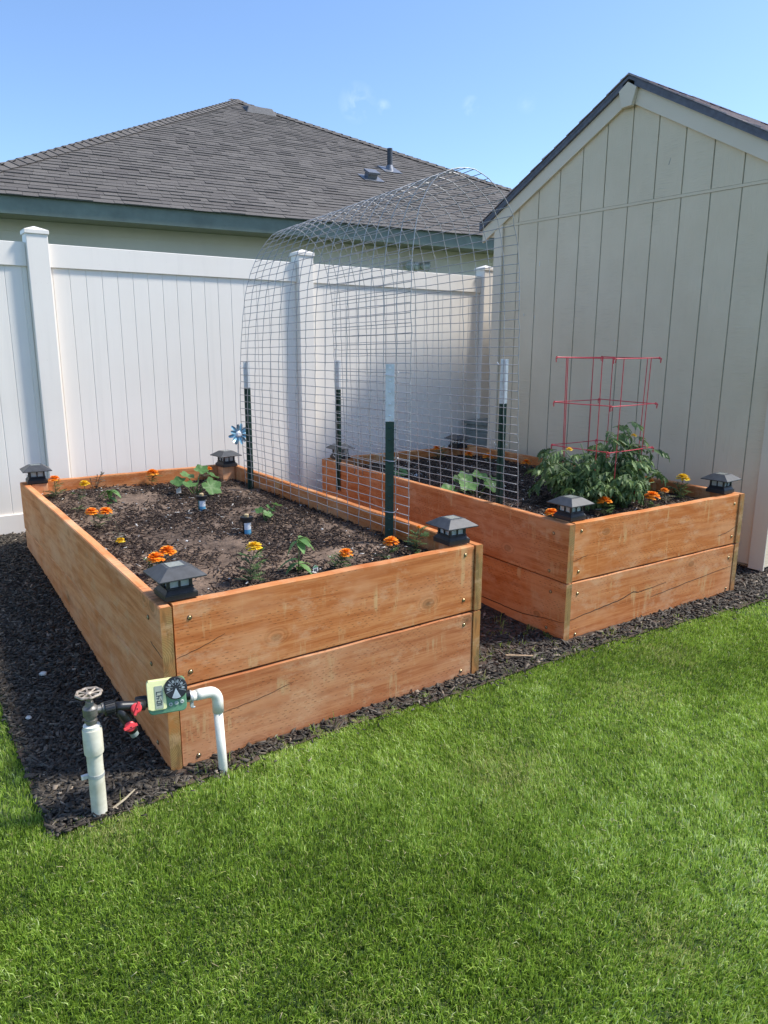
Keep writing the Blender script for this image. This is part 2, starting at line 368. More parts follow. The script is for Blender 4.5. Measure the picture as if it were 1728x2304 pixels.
# ------------------------------------------------------------------ the ground
def gz(x, y):
    t = min(1, max(0, (y-.35)/2.5)); t = t*t*(3-2*t); return .165*t*(1 if y < 6 else max(0, 1-(y-6)/4))
XL = -.385
YE = [(-.42, -.118), (-.09, -.098), (.16, -.080), (.52, -.050), (1.24, -.082), (1.88, -.076), (2.56, -.125), (3.4, -.20), (5, -.34), (9, -.6)]
def ye(x): return float(np.interp(x, [p[0] for p in YE], [p[1] for p in YE]))
def lawn_mask(x, y): return (y < ye(x)) or (x < XL-.02*math.sin(y*3) and y < 2.9)
me = MB()
xs = sorted(set([-900, -300, -100, -40, -15, -8, -5, -3.5]+[round(-3+.15*i, 3) for i in range(62)]+[7, 9, 13, 20, 50, 150, 400, 900]))
ys = sorted(set([-900, -300, -100, -40, -15, -7, -4]+[round(-3+.15*i, 3) for i in range(62)]+[7, 9, 13, 20, 50, 150, 400, 900]))
for y in ys:
    for x in xs: me.v.append((x, y, gz(x, y)-.012))
nx = len(xs)
me.f = [(j*nx+i, j*nx+i+1, (j+1)*nx+i+1, (j+1)*nx+i) for j in range(len(ys)-1) for i in range(nx-1)]; me.m = [0]*len(me.f); me.t = me.m
tag(me.build('ground', M_lawnbase, fix=False, smooth=True), kind='structure')

def dirt_sheet(name, x0, x1, y0, y1, step, amp, zf, mat, inside=None):
    mb = MB(); nxx = int((x1-x0)/step)+1; nyy = int((y1-y0)/step)+1; idx = {}
    for j in range(nyy+1):
        for i in range(nxx+1):
            x = x0+(x1-x0)*i/nxx; y = y0+(y1-y0)*j/nyy
            z = zf(x, y)+amp*(noise.noise(Vector((x*9, y*9, 1.3)))+.6*noise.noise(Vector((x*25, y*25, 4)))+.4*noise.noise(Vector((x*60, y*60, 7))))
            idx[i, j] = len(mb.v); mb.v.append((x, y, z))
    for j in range(nyy):
        for i in range(nxx):
            x = x0+(x1-x0)*(i+.5)/nxx; y = y0+(y1-y0)*(j+.5)/nyy
            if inside and not inside(x, y): continue
            mb.f.append((idx[i, j], idx[i+1, j], idx[i+1, j+1], idx[i, j+1]))
    mb.m = [0]*len(mb.f); mb.t = mb.m
    return mb.build(name, mat, fix=False, smooth=True)
def not_lawn(x, y): return not (y < ye(x)-.02 or (x < XL-.02))
o = dirt_sheet('soil', -.45, 4.6, -.45, 3.2, .025, .008, lambda x, y: gz(x, y)+.004, M_dirt, lambda x, y: not_lawn(x, y))
tag(o, kind='structure')

def chips(name, mats, N, sampler, zf, lr, wr, tr, tilt, tonef, lift=.004):
    V = []; Fc = []; T = []
    base = np.array([[x, y, z] for z in (-.5, .5) for y in (-.5, .5) for x in (-.5, .5)])
    fcs = np.array([(0,2,3,1),(4,5,7,6),(0,1,5,4),(2,6,7,3),(0,4,6,2),(1,3,7,5)])
    k = 0
    for i in range(N):
        x, y = sampler()
        if x is None: continue
        L = random.uniform(*lr); w = random.uniform(*wr); t = random.uniform(*tr)
        b = base*np.array([L, w, t]); b[[1, 3, 5, 7], 1] *= random.uniform(.2, .9); b[:, 1] += np.where(base[:, 0] > 0, random.uniform(-.3, .3)*w, 0)
        M = Matrix.Rotation(random.uniform(0, 6.283), 3, 'Z') @ Matrix.Rotation(random.gauss(0, tilt), 3, 'Y') @ Matrix.Rotation(random.gauss(0, tilt), 3, 'X')
        b = b @ np.array(M).T + np.array([x, y, zf(x, y)+lift+random.random()*.008])
        V.append(b); Fc.append(fcs+8*k); T += [tonef()]*6; k += 1
    V = np.concatenate(V); Fc = np.concatenate(Fc)
    me = bpy.data.meshes.new(name); me.vertices.add(len(V)); me.vertices.foreach_set('co', V.ravel())
    me.loops.add(len(Fc)*4); me.loops.foreach_set('vertex_index', Fc.ravel())
    me.polygons.add(len(Fc)); me.polygons.foreach_set('loop_start', np.arange(len(Fc))*4); me.update(calc_edges=True)
    me.materials.append(mats); at = me.attributes.new('tone', 'FLOAT', 'FACE'); at.data.foreach_set('value', T)
    o = bpy.data.objects.new(name, me); S.collection.objects.link(o); return o
BX, BY, BTH, BW, BL = 1.92, .025, -.03, 1.40, 2.42          # right bed
AW, AL = 1.355, 2.60                                        # left bed
def inA(x, y, m=0): return -m < x < AW+m and 0-m < y < AL+m
def inB(x, y, m=0):
    dx, dy = x-BX, y-BY; u = dx*math.cos(BTH)+dy*math.sin(BTH); v = -dx*math.sin(BTH)+dy*math.cos(BTH)
    return -m < u < BW+m and -m < v < BL+m
def s_mulch():
    r = random.random()
    if r < .42: x, y = random.uniform(XL-.02, .0), random.uniform(-.16, 3.0)
    elif r < .62: x, y = random.uniform(AW, BX), random.uniform(-.16, 2.9)
    elif r < .78: x, y = random.uniform(-.3, 4.2), random.uniform(-.26, .0)
    elif r < .88: x, y = random.uniform(BX+BW, 3.9), random.uniform(-.25, 1.2)
    else: x, y = random.uniform(-.3, 3.6), random.uniform(2.5, 3.0)
    if inA(x, y) or inB(x, y): return None, None
    if y < ye(x)-.005+random.gauss(0, .006) or x < XL-.005: return None, None
    if AW < x < BX and y > .25 and random.random() < .55: return None, None
    return x, y
o = chips('bark_mulch', M_mulch, 34000, s_mulch, gz, (.014, .056), (.005, .015), (.002, .005), .26,
          lambda: min(1, abs(random.gauss(.42, .22))) if random.random() > .012 else random.uniform(.9, 1))
tag(o, 'black shredded bark mulch around the wooden beds', 'mulch', kind='stuff')

# ------------------------------------------------------------------ lawn
def patch(x, y):
    return (np.sin(x*2.1+1.3*np.sin(y*1.7))+np.sin(y*2.9+1.1*np.sin(x*2.3+1))+.7*np.sin(x*6.1+y*4.3)+.5*np.sin(x*11-y*9.0+2)+.4*np.sin(x*3-y*17))/3.6
def make_grass(name, pts, hscale, wscale, seed):
    g = np.random.default_rng(seed); n = len(pts); x = pts[:, 0]; y = pts[:, 1]; z = pts[:, 2]
    wx_, wy_ = x+.03*np.sin(y*31)+.02*np.sin(x*57+2), y+.03*np.sin(x*29+1)+.02*np.sin(y*61)
    cl = (np.sin(wx_*71+1.3)*np.sin(wy_*63)+.8*np.sin(wx_*38+wy_*44)*np.sin(wy_*35-wx_*31+2)+.7*np.sin(wx_*17-wy_*9)*np.sin(wy_*15+wx_*8+1))/1.6
    a = g.uniform(0, 2*np.pi, n); h = (1+.30*cl)*g.uniform(.011, .027, n)*hscale*(1+.22*patch(x*1.7+3, y*1.7)); w = g.uniform(.0008, .0017, n)*wscale
    la = g.uniform(0, 2*np.pi, n)+.0; le = np.abs(g.normal(.3, .42, n))*h
    swirl = .22*h*np.sin(x*3.3+np.cos(y*2.7)*2); lx = np.cos(la)*le+swirl*.6; ly = np.sin(la)*le+.35*h*np.cos(y*3.1+x*2)*.6
    ux, uy = np.cos(a)*w, np.sin(a)*w
    V = np.empty((n, 5, 3))
    V[:, 0] = np.stack([x-ux, y-uy, z], 1); V[:, 1] = np.stack([x+ux, y+uy, z], 1)
    mx, my, mz = x+lx*.35, y+ly*.35, z+h*.55
    V[:, 2] = np.stack([mx+ux*.85, my+uy*.85, mz], 1); V[:, 3] = np.stack([mx-ux*.85, my-uy*.85, mz], 1)
    V[:, 4] = np.stack([x+lx, y+ly, z+np.maximum(h-.45*le, .3*h)], 1)
    b = (np.arange(n)*5)[:, None]
    loops = np.concatenate([b+np.array([[0, 1, 2, 3]]), b+np.array([[3, 2, 4]])], 1).ravel()
    starts = (np.arange(n)*7)[:, None]+np.array([[0, 4]])
    me = bpy.data.meshes.new(name); me.vertices.add(n*5); me.vertices.foreach_set('co', V.ravel())
    me.loops.add(n*7); me.loops.foreach_set('vertex_index', loops)
    me.polygons.add(n*2); me.polygons.foreach_set('loop_start', starts.ravel()); me.update(calc_edges=True)
    me.materials.append(M_grass)
    pt = patch(x, y); tone = np.clip(.42+.26*pt+.17*cl+g.normal(0, .22, n), 0, 1)
    dryp = np.clip((patch(x*1.9+7, y*1.9-2)-.55)*1.2, 0, 1)
    for cx, cy, rr in ((.92, -.62, .16), (1.75, -.5, .13), (.0, -1.15, .1), (-.25, -.17, .12), (.1, -1.55, .12), (2.2, -.35, .12), (.75, -1.35, .1)):
        dryp += .8*np.exp(-((x-cx)**2+(y-cy)**2)/rr**2)
    edge = np.array([ye(q) for q in x]); dryp += .45*np.exp(-np.clip(edge-y, 0, 1)/.05)*(x > XL)
    dry = np.where(g.random(n) < .07+.5*np.clip(dryp, 0, 1), g.uniform(.3, 1.0, n), 0.0)*.9  # dry blades; some of the pale ones are glints painted as blade colour
    for nm, v in (('tone', tone), ('dry', dry)):
        at = me.attributes.new(nm, 'FLOAT', 'FACE'); at.data.foreach_set('value', np.repeat(v, 2).astype(np.float32))
    o = bpy.data.objects.new(name, me); S.collection.objects.link(o); return o
P = []
def fill(x0, x1, y0, y1, dens):
    n = int((x1-x0)*(y1-y0)*dens); q = rng.uniform((x0, y0), (x1, y1), (n, 2)); P.append(q)
fill(-1.3, 1.0, -2.0, 0, 85000); fill(1.0, 3.0, -1.9, 0, 58000); fill(3.0, 5.0, -1.9, 0, 26000)
fill(-1.3, -.3, 0, 2.9, 34000); fill(-3.0, -1.3, -2.5, 2.9, 5000); fill(-1.3, 4, -3.2, -2.0, 6000)
Q = np.concatenate(P); yed = np.interp(Q[:, 0], [p[0] for p in YE], [p[1] for p in YE])
jig = .012*np.sin(Q[:, 0]*40)+.010*np.sin(Q[:, 0]*97+1)+rng.normal(0, .008, len(Q))
jy = .010*np.sin(Q[:, 1]*37)+.01*np.sin(Q[:, 1]*83+2)+rng.normal(0, .007, len(Q))
keep = (Q[:, 1] < yed+.014+jig) | (Q[:, 0] < XL+.016+jy)
Q = Q[keep]; Z = np.array([gz(a, b) for a, b in Q])-.010
o = make_grass('lawn_grass', np.column_stack([Q, Z]), 1.0, 1.0, 3)
tag(o, 'short mown green lawn in front of the raised beds', 'grass', kind='stuff')
Q = []
for k in range(110):                                          # stray tufts at the mulch edge and between the beds
    cx, cy = random.choice([(random.uniform(-.36, 3.4), None), (random.uniform(1.4, 1.9), random.uniform(.0, .5)), (random.uniform(1.45, 1.85), random.uniform(2.5, 2.85))])
    if cy is None: cy = ye(cx)+abs(random.gauss(0, .025))
    if inA(cx, cy, .01) or inB(cx, cy, .01): continue
    for j in range(random.randint(2, 8)): x, y = cx+random.gauss(0, .01), cy+random.gauss(0, .01); Q.append((x, y, gz(x, y)))
o = make_grass('stray_grass', np.array(Q), 1.9, .9, 9)
tag(o, 'stray grass tufts growing in the bark mulch by the bed boards', 'grass', kind='stuff')

def s_lawn():
    x, y = random.uniform(-1.2, 3.6), random.uniform(-1.9, -.15)
    return (x, y) if y < ye(x)-.02 else (None, None)
M_straw = tone_mat('straw', [(0, (.20, .16, .08)), (.6, (.48, .42, .24)), (1, (.70, .64, .42))], .8, .2)
o = chips('dry_clippings', M_straw, 420, s_lawn, gz, (.006, .020), (.0009, .0018), (.0005, .0009), .4, lambda: random.random()*.7, .006)
tag(o, 'dry pale grass clippings scattered on the lawn', 'clippings', kind='stuff')
def s_edge():
    x = random.uniform(-.3, 3.6); y = ye(x)+random.gauss(-.03, .035)
    return x, y
o = chips('bark_crumbs', M_mulch, 420, s_edge, gz, (.006, .022), (.003, .008), (.001, .003), .5, lambda: min(1, abs(random.gauss(.5, .25))), .012)
tag(o, 'small dark bark crumbs spilled onto the lawn edge', 'mulch', kind='stuff')

# ------------------------------------------------------------------ raised beds
def board(parent, name, L, h, t, loc, rz, mat, bow=0.0, label=None, seed=0):
    """local x = length, y = thickness, z = height"""
    mb = MB(); n = 14; rs = random.Random(seed); vs = []; e = .004
    sec = [(0, e), (e, 0), (t-e, 0), (t, e), (t, h-e), (t-e, h), (e, h), (0, h-e)]
    for i in range(n+1):
        x = L*i/n; b = bow*math.sin(math.pi*i/n); wv = .0012*math.sin(i*1.7+seed)
        for (yy, zz) in sec: vs.append((x, yy+b, zz+(wv if zz > h/2 else 0)))
    fs = [(i*8+k, (i+1)*8+k, (i+1)*8+(k+1) % 8, i*8+(k+1) % 8) for i in range(n) for k in range(8)]
    fs += [tuple(range(8)), tuple(n*8+k for k in range(7, -1, -1))]
    mb.add(vs, fs); o = mb.build(name, mat, parent); o.location = loc; o.rotation_euler = (0, 0, rz)
    if label: o['label'] = label
    return o
def screws(b, pts, front=True, t=.038):
    for (x, z) in pts:
        M = Matrix.Translation((x, -.0005, z)) @ Matrix.Rotation(R(90), 4, 'X')
        mb = MB(); mb.lathe([(.0062, 0), (.0062, .0012), (.0048, .003), (.0025, .0035)], 12, 0, M)
        mb.lathe([(.0022, .0030), (.0022, .0039)], 6, 1, M)
        mb.lathe([(.0085, -.0003), (.0085, .0005)], 12, 1, M)
        mb.build('screw', [M_screw, M_screwd], b)
def crack(b, pts, w=.0022, y=-.0008):
    mb = MB(); V = []
    rs = random.Random(len(pts)); P = []
    for i in range(len(pts)-1):
        for k in range(6):
            t = k/6; P.append((pts[i][0]*(1-t)+pts[i+1][0]*t, pts[i][1]*(1-t)+pts[i+1][1]*t+rs.gauss(0, .0012)))
    P.append(pts[-1])
    for i, (x, z) in enumerate(P):
        ww = w*(.35+.65*math.sin(math.pi*min(1, (i+1)/len(P))))
        V += [(x, y, z-ww/2), (x, y, z+ww/2), (x, .001, z+ww/2), (x, .001, z-ww/2)]
    fs = [(4*i+k, 4*i+4+k, 4*i+4+(k+1) % 4, 4*i+(k+1) % 4) for i in range(len(P)-1) for k in range(4)]
    mb.add(V, fs); mb.build('crack', M_crack, b)
HB, GAP, T = .286, .006, .038
def bed(loc, rz, Wd, L, label, wl, which):
    t = thing('raised_bed', label, 'raised bed', loc, rz, 'wooden raised garden beds')
    for lev, z in ((0, 0.0), (1, HB+GAP)):
        j = .003 if lev else 0
        f = board(t, 'front_board', Wd-2*T-.008, HB, T, (T+.004, .004+j, z), 0, M_wood, seed=lev+which)
        if which == 0:
            if lev: screws(f, [(.052, .232), (.045, .045), (1.225, .252), (1.222, .057)]); crack(f, [(0, .10), (.10, .125), (.17, .15)], .0016)
            else: screws(f, [(.055, .030), (1.225, .24), (1.215, .032)]); crack(f, [(.15, .16), (.30, .175), (.42, .20)], .0014)
        else:
            if lev: screws(f, [(.045, .245), (.040, .045), (1.28, .235), (1.285, .045)]); crack(f, [(1.15, .065), (1.24, .075), (1.32, .10)], .0025); crack(f, [(0, .1), (.1, .12)], .0015)
            else: screws(f, [(.04, .228), (.042, .02), (1.275, .215), (1.28, .03)]); crack(f, [(0, .100), (.14, .115), (.34, .133), (.46, .160), (.5, .15), (.72, .165)], .0042); crack(f, [(.6, .105), (.9, .13), (1.31, .16)], .0028)
        # side boards run the whole length; left one seen from outside: local y must face -x
        s = board(t, 'side_board', L, HB, T, (-j, L, z), R(-90), M_woodd if which == 0 else M_wood, bow=.006, seed=5+lev)
        if which == 0: screws(s, [(L-.13, .215), (L-.13, .05)]); 
        else: screws(s, [(L-.10, .225), (L-.115, .035)])
        if lev == 0 and which == 1: crack(s, [(L-.9, .05), (L-.45, .052), (L-.28, .055), (L, .096)], .0035)
        if lev and which == 0: crack(s, [(L-.12, .13), (L-.001, .115)], .002)
        board(t, 'side_board', L, HB, T, (Wd+j*.6, 0, z), R(90), M_wood, bow=.006, seed=8+lev)
        board(t, 'back_board', Wd-2*T-.008, HB, T, (Wd-T-.004, L-.004, z), R(180), M_wood, seed=11+lev)
    for (cx, cy) in ((T+.046, T+.052), (Wd-T-.046, T+.052), (T+.046, L-T-.052), (Wd-T-.046, L-T-.052)):
        mb = MB(); mb.box(-.244, .330, -.0445, .0445, -.0445, .0445)
        o = mb.build('corner_post', M_woodd, t, bevel=.004); o.location = (cx, cy, .25); o.rotation_euler = (0, R(-90), 0)
    return t
bedA = bed((0, 0, 0), 0, AW, AL, 'orange stained wooden raised bed nearest the tap, without a tomato cage', None, 0)
bedB = bed((BX, BY, 0), BTH, BW, BL, 'orange stained wooden raised bed beside the shed, holding the caged tomato plant', None, 1)

def zA(x, y): return .500-.022*max(0, min(1, (x-.5)/.8))-.012*max(0, (1.2-abs(x-.3)))*0+.006*math.sin(x*5)*math.sin(y*3)
def zB(x, y): return .503+.006*math.sin(x*5)*math.sin(y*3)
def lump(zf): return lambda x, y: zf(x, y)+.006*noise.noise(Vector((x*4, y*4, 0)))
sA = dirt_sheet('soil', T+.002, AW-T-.002, T+.006, AL-T-.006, .011, .0105, lump(zA), M_soil)
tag(sA, kind='structure')
sB = dirt_sheet('soil', 0, BW-2*T-.004, 0, BL-2*T-.012, .011, .0105, lambda x, y: .503+.006*noise.noise(Vector((x*4, y*4, 3))), M_soil)
sB.location = (BX+(T+.002)*math.cos(BTH)-(T+.006)*math.sin(BTH), BY+(T+.002)*math.sin(BTH)+(T+.006)*math.cos(BTH), 0); sB.rotation_euler = (0, 0, BTH)
tag(sB, kind='structure')
def s_A():
    x, y = random.uniform(T+.01, AW-T-.01), random.uniform(T+.01, AL-T-.02)
    n = noise.noise(Vector((x*3.1, y*3.1, 9)))
    return (x, y) if random.random() < .55+n*1.1+.25*(x > .7) else (None, None)
o = chips('bark_chips', M_chip, 17000, s_A, zA, (.006, .034), (.002, .008), (.0015, .004), .3, lambda: min(1, abs(random.gauss(.4, .26))), .006)
tag(o, 'brown bark chips strewn over the soil of the left bed', 'bark chips', kind='stuff')
def s_B():
    while 1:
        x, y = random.uniform(BX-.05, BX+BW+.1), random.uniform(-.05, 2.5)
        if inB(x, y, -T-.012): return x, y
o = chips('bark_chips', M_chip, 14000, s_B, zB, (.006, .034), (.002, .009), (.0015, .004), .3, lambda: min(1, abs(random.gauss(.42, .26))), .006)
tag(o, 'brown bark chips strewn over the soil of the right bed', 'bark chips', kind='stuff')

# ------------------------------------------------------------------ post cap lamps
def make_lamp():
    t = thing('solar_lamp', '', 'lamp')
    mb = MB(); mb.frustum(.055, .055, 0, .055, .055, .020); mb.frustum(.053, .053, .020, .042, .042, .034); mb.frustum(.046, .046, .034, .046, .046, .038)
    mb.build('base', M_lampdk, t, bevel=.002)
    mb = MB()
    for sx in (-1, 1):
        for sy in (-1, 1): mb.box(sx*.0375-.0045, sx*.0375+.0045, sy*.0375-.0045, sy*.0375+.0045, .0375, .078)
    for k in range(4):
        M = Matrix.Rotation(k*math.pi/2, 4, 'Z')
        mb.box(-.003, .003, -.0405, -.0355, .0378, .0778, 0, M); mb.box(-.033, .033, -.0405, -.036, .0735, .0779, 0, M)
    mb.build('window_frame', M_lampdk, t)
    mb = MB(); mb.frustum(.0345, .0345, .0385, .0345, .0345, .077); mb.build('glass', M_glass, t)
    mb = MB(); mb.lathe([(.006, .040), (.006, .052), (.002, .055)], 8); mb.build('bulb', M_label, t)
    mb = MB(); mb.frustum(.0785, .0785, .072, .0795, .0795, .077); mb.frustum(.0785, .0785, .077, .038, .038, .104); mb.frustum(.038, .038, .104, .035, .035, .1055)
    mb.build('roof', M_lampblk, t, bevel=.0012)
    mb = MB(); mb.box(-.025, .025, -.025, .025, .1045, .1063); mb.build('solar_panel', M_solar, t)
    return t
lamp0 = make_lamp()
def Bp(u, v): return (BX+u*math.cos(BTH)-v*math.sin(BTH), BY+u*math.sin(BTH)+v*math.cos(BTH))
LZ = .583
lamps = [((.078, .078, LZ), .02, 'black solar lamp on the near corner of the left bed, above the water timer'),
         ((.078, AL-.085, LZ), -.05, 'black solar lamp on the back left corner of the left bed, against the white fence'),
         ((AW-.085, AL-.10, LZ-.006), .12, 'black solar lamp beside the blue flower ornament, at the back of the left bed'),
         ((AW-.095, .09, LZ), -.03, 'black solar lamp on the left bed corner beside the gap between the beds'),
         ((*Bp(.085, .085), LZ), .0, 'black solar lamp on the right bed corner between two orange marigolds'),
         ((*Bp(BW-.10, .09), LZ), .05, 'black solar lamp on the right bed corner nearest the shed, beside yellow marigold'),
         ((*Bp(.095, BL-.10), LZ), .0, 'black solar lamp behind a metal post at the back left corner of the right bed'),
         ((*Bp(BW-.215, BL-.10), LZ), .0, 'black solar lamp in the far corner of the right bed, beside the grey bin')]
for i, (loc, rz, lab) in enumerate(lamps):
    o = lamp0 if i == 0 else copy_tree(lamp0)
    o.location = loc; o.rotation_euler = (0, 0, rz); o['label'] = lab; o['group'] = 'solar lamps on the bed corner posts'

# ------------------------------------------------------------------ wire arch trellis and its posts
near = [(1.275,.50),(1.277,.9),(1.28,1.34),(1.275,1.59),(1.283,1.79),(1.31,1.935),(1.385,2.06),(1.49,2.12),(1.6,2.135),(1.705,2.10),(1.82,2.015),(1.89,1.885),(1.922,1.72),(1.93,1.57),(1.94,1.336),(1.96,.95),(1.985,.53)]
far = [(1.262,.50),(1.245,.96),(1.262,1.35),(1.285,1.56),(1.33,1.77),(1.395,1.915),(1.47,2.02),(1.54,2.075),(1.62,2.10),(1.70,2.095),(1.79,2.035),(1.87,1.92),(1.915,1.79),(1.935,1.65),(1.945,1.31),(1.955,.95),(1.975,.53)]
def smooth_curve(pts, n):
    P = [Vector((p[0], 0, p[1])) for p in pts]; out = []
    for i in range(len(P)-1):
        p0, p1, p2, p3 = P[max(i-1, 0)], P[i], P[i+1], P[min(i+2, len(P)-1)]
        for k in range(n):
            t = k/n; out.append(.5*((2*p1)+(-p0+p2)*t+(2*p0-5*p1+4*p2-p3)*t*t+(-p0+3*p1-3*p2+p3)*t**3))
    out.append(P[-1]); return out
NS = 84
def resample(c, N):
    d = [0]
    for a, b in zip(c, c[1:]): d.append(d[-1]+(b-a).length)
    out = []; j = 0
    for i in range(N+1):
        s = d[-1]*i/N
        while j < len(d)-2 and d[j+1] < s: j += 1
        t = (s-d[j])/max(1e-9, d[j+1]-d[j]); out.append(c[j].lerp(c[j+1], min(1, t)))
    return out
cn = resample(smooth_curve(near, 8), NS); cf = resample(smooth_curve(far, 8), NS)
Y0, Y1, NW = .415, 2.17, 17
mb = MB(); rs = random.Random(3)
grid = [[(cn[i].lerp(cf[i], j/NW)+Vector((0, Y0+(Y1-Y0)*j/NW+(.012 if i > NS*.6 else 0), 0))+Vector((rs.gauss(0, .0012), rs.gauss(0, .0015), rs.gauss(0, .001)))) for i in range(NS+1)] for j in range(NW+1)]
for j in range(NW+1): mb.tube(grid[j], .0019, 5)
for i in range(1, NS): mb.tube([grid[j][i]+Vector((.003 if i < NS/2 else -.003, 0, 0)) for j in range(NW+1)], .0019, 5)
for j in range(NW+1): pass
tr = thing('wire_trellis', 'galvanised wire mesh arch bridging the gap between the two beds', 'trellis', (1.63, 1.3, .5))
mb.build('wire_mesh', M_galv, tr, world=True, smooth=True)
def tpost(x, y, zb, zw, zt, rz, label, ties):
    t = thing('metal_post', label, 'post', (x, y, zb), rz, 'metal posts holding the wire arch')
    def sec(z0, z1, mb):
        mb.box(-.020, .020, -.002, .002, z0, z1); mb.box(-.002, .002, .0025, .030, z0, z1)
        z = z0+.02
        while z < z1-.01:
            mb.add([(-.005, -.002, z), (.005, -.002, z), (.005, -.0055, z+.003), (-.005, -.0055, z+.003), (-.005, -.002, z+.009), (.005, -.002, z+.009)], [(0,1,2,3), (3,2,5,4), (0,3,4), (1,5,2)]); z += .053
        return mb
    sec(-.12, zw-zb-.0015, MB()).build('green_shaft', M_tgreen, t)
    sec(zw-zb, zt-zb, MB()).build('white_tip', M_twhite, t)
    for z in ties:
        mb = MB(); P = []
        for k in range(9):
            a = -math.pi*.15+k/8*math.pi*1.3; P.append((math.cos(a)*.024, -.010+math.sin(a)*-.006 if k < 5 else .012, z-zb+.004*math.sin(k)))
        mb.tube([(-.030, .012, z-zb), (-.021, -.006, z-zb+.003), (0, -.0105, z-zb), (.021, -.006, z-zb-.002), (.030, .012, z-zb), (.038, -.004, z-zb+.014)], .0016, 5)
        mb.build('wire_tie', M_tie, t)
    return t
tpost(1.278, 2.13, .49, 1.125, 1.285, R(170), 'green and white metal post by the blue flower ornament, in the left bed', [.66, 1.25])
tpost(1.985, 2.20, .50, 1.09, 1.285, R(165), 'green and white metal post at the back of the right bed, beside the lamp there', [.62, 1.0])
tpost(1.250, .53, .48, 1.05, 1.305, R(-38), 'green and white metal post nearest the viewer, at the inner edge of the left bed', [.63, .87, 1.255])
tpost(2.015, .60, .50, 1.095, 1.32, R(150), 'green and white metal post in the right bed, standing before the shed wall', [.66, .88, 1.29])

# ------------------------------------------------------------------ tomato cage
cc = (2.766, .554); RR = .279; ROT = 2.366
t = thing('tomato_cage', 'square red wire tomato cage standing in the right bed', 'plant cage', (cc[0], cc[1], .5))
def cage_pt(k, z, f=1.0): a = ROT-k*math.pi/2; return Vector((cc[0]+RR*f*math.cos(a), cc[1]+RR*f*math.sin(a), z))
for k in range(4):
    mb = MB()
    for z in (1.322, 1.071, .822):
        a, b = cage_pt(k, z), cage_pt(k+1, z); d = (b-a).normalized()
        mb.tube([a-d*.006+Vector((0, 0, -.022)), a-d*.010, a+Vector((0, 0, .003)), (a+b)/2, b+Vector((0, 0, .0)), b+d*.010, b+d*.006+Vector((0, 0, -.026))], .0027, 6)
        mb.tube([a+Vector((-.004, 0, -.006)), a+Vector((-.004, 0, .008))], .0045, 6)
    for tt in (.2, .8):
        p0 = cage_pt(k, 1.325).lerp(cage_pt(k+1, 1.325), tt); p1 = cage_pt(k, .44, .93).lerp(cage_pt(k+1, .44, .93), tt); mb.tube([p0, p1], .0026, 6)
    mb.build('wire_panel', M_red, t, world=True)

# ------------------------------------------------------------------ plants
def blossom(t, p, col, r=.022, seed=0, tilt=(0, 0)):
    rs = random.Random(seed); mb = MB(); p = Vector(p); r *= 1.14
    for ring, (n, el, rad, ln) in enumerate(((12, .12, .35, .75), (12, .45, .28, .66), (10, .8, .2, .55), (7, 1.15, .1, .42), (4, 1.4, .03, .32))):
        for k in range(n):
            a = 2*math.pi*k/n+rs.uniform(-.2, .2)+ring*.4; e = el+rs.uniform(-.15, .15)
            d = Vector((math.cos(a)*math.cos(e), math.sin(a)*math.cos(e), math.sin(e)))
            s = p+Vector((math.cos(a), math.sin(a), 0))*r*rad*.5+Vector((0, 0, ring*r*.07))
            mb.leaf(s, d, (0, 0, 1), r*ln*1.25, r*.26*rs.uniform(.8, 1.25), .35, 3, rs.uniform(-.3, .5), 0, lambda q: .25+.75*min(1, q*1.35), rs.random())
    mb.build('flower_head', col, t, world=True, tone=True, fix=False)
def ferny(mb, p, d, L, rs, m=0, w=1.0):
    d = Vector(d).normalized(); p = Vector(p); q = [p+d*L*t-Vector((0, 0, .25*L*t*t)) for t in (0, .25, .5, .75, 1)]
    mb.tube(q, .0007, 3, m, False)
    for t in (.3, .45, .6, .75, .9):
        c = p+d*L*t-Vector((0, 0, .25*L*t*t))
        for s in (-1, 1):
            sd_ = d.cross(Vector((0, 0, 1))); sd_.normalize()
            mb.leaf(c, d*.7+sd_*s+Vector((0, 0, rs.uniform(-.1, .3))), (0, 0, 1), L*.36*(1.2-.5*t), L*.055*w, .2, 2, .1, m, None, rs.uniform(.1, 1))
    mb.leaf(q[-1], d, (0, 0, 1), L*.25, L*.05*w, .2, 2, .1, m, None, rs.uniform(.4, 1))
def marigold(base, heads, label, seed, bush=14, spread=.045, leafm=None, stems=None, hmin=.015):
    rs = random.Random(seed); b = Vector(base); t = thing('marigold', label, 'flower', base, 0, 'marigolds planted around the beds')
    ms = MB(); ml = MB(); top = b
    for (dx, dy, z, col, r) in heads:
        tp = Vector((b.x+dx, b.y+dy, z)); md = b.lerp(tp, .5)+Vector((rs.gauss(0, .005), rs.gauss(0, .005), 0)); ms.tube([b-Vector((0, 0, .03)), md, tp-Vector((0, 0, .012)), tp], [.002, .0016, .0016, .004], 6); top = tp
        if col: blossom(t, tp, col, r, seed+int(dx*999))
    hh = max(.035, top.z-b.z)
    for k in range(bush):
        a = rs.uniform(0, 6.28); z0 = rs.uniform(.0, .75)*hh; e = rs.uniform(.2, 1.0); L = rs.uniform(.5, 1.0)*spread*1.15
        st = b.lerp(top, z0/hh)+Vector((0, 0, .0)); ferny(ml, st, (math.cos(a)*math.cos(e), math.sin(a)*math.cos(e), math.sin(e)), L, rs)
    ms.build('stem', stems or M_stemd, t, world=True, smooth=True)
    ml.build('foliage', leafm or M_lf_mar, t, world=True, tone=True, fix=False)
    return t
O, Yl = M_orange, M_yellow
Z5 = .497
marigold((.142, 2.36, Z5), [(.004, 0, .618, O, .027)], 'orange marigold beside the back left solar lamp of the left bed', 1, 16, .07)
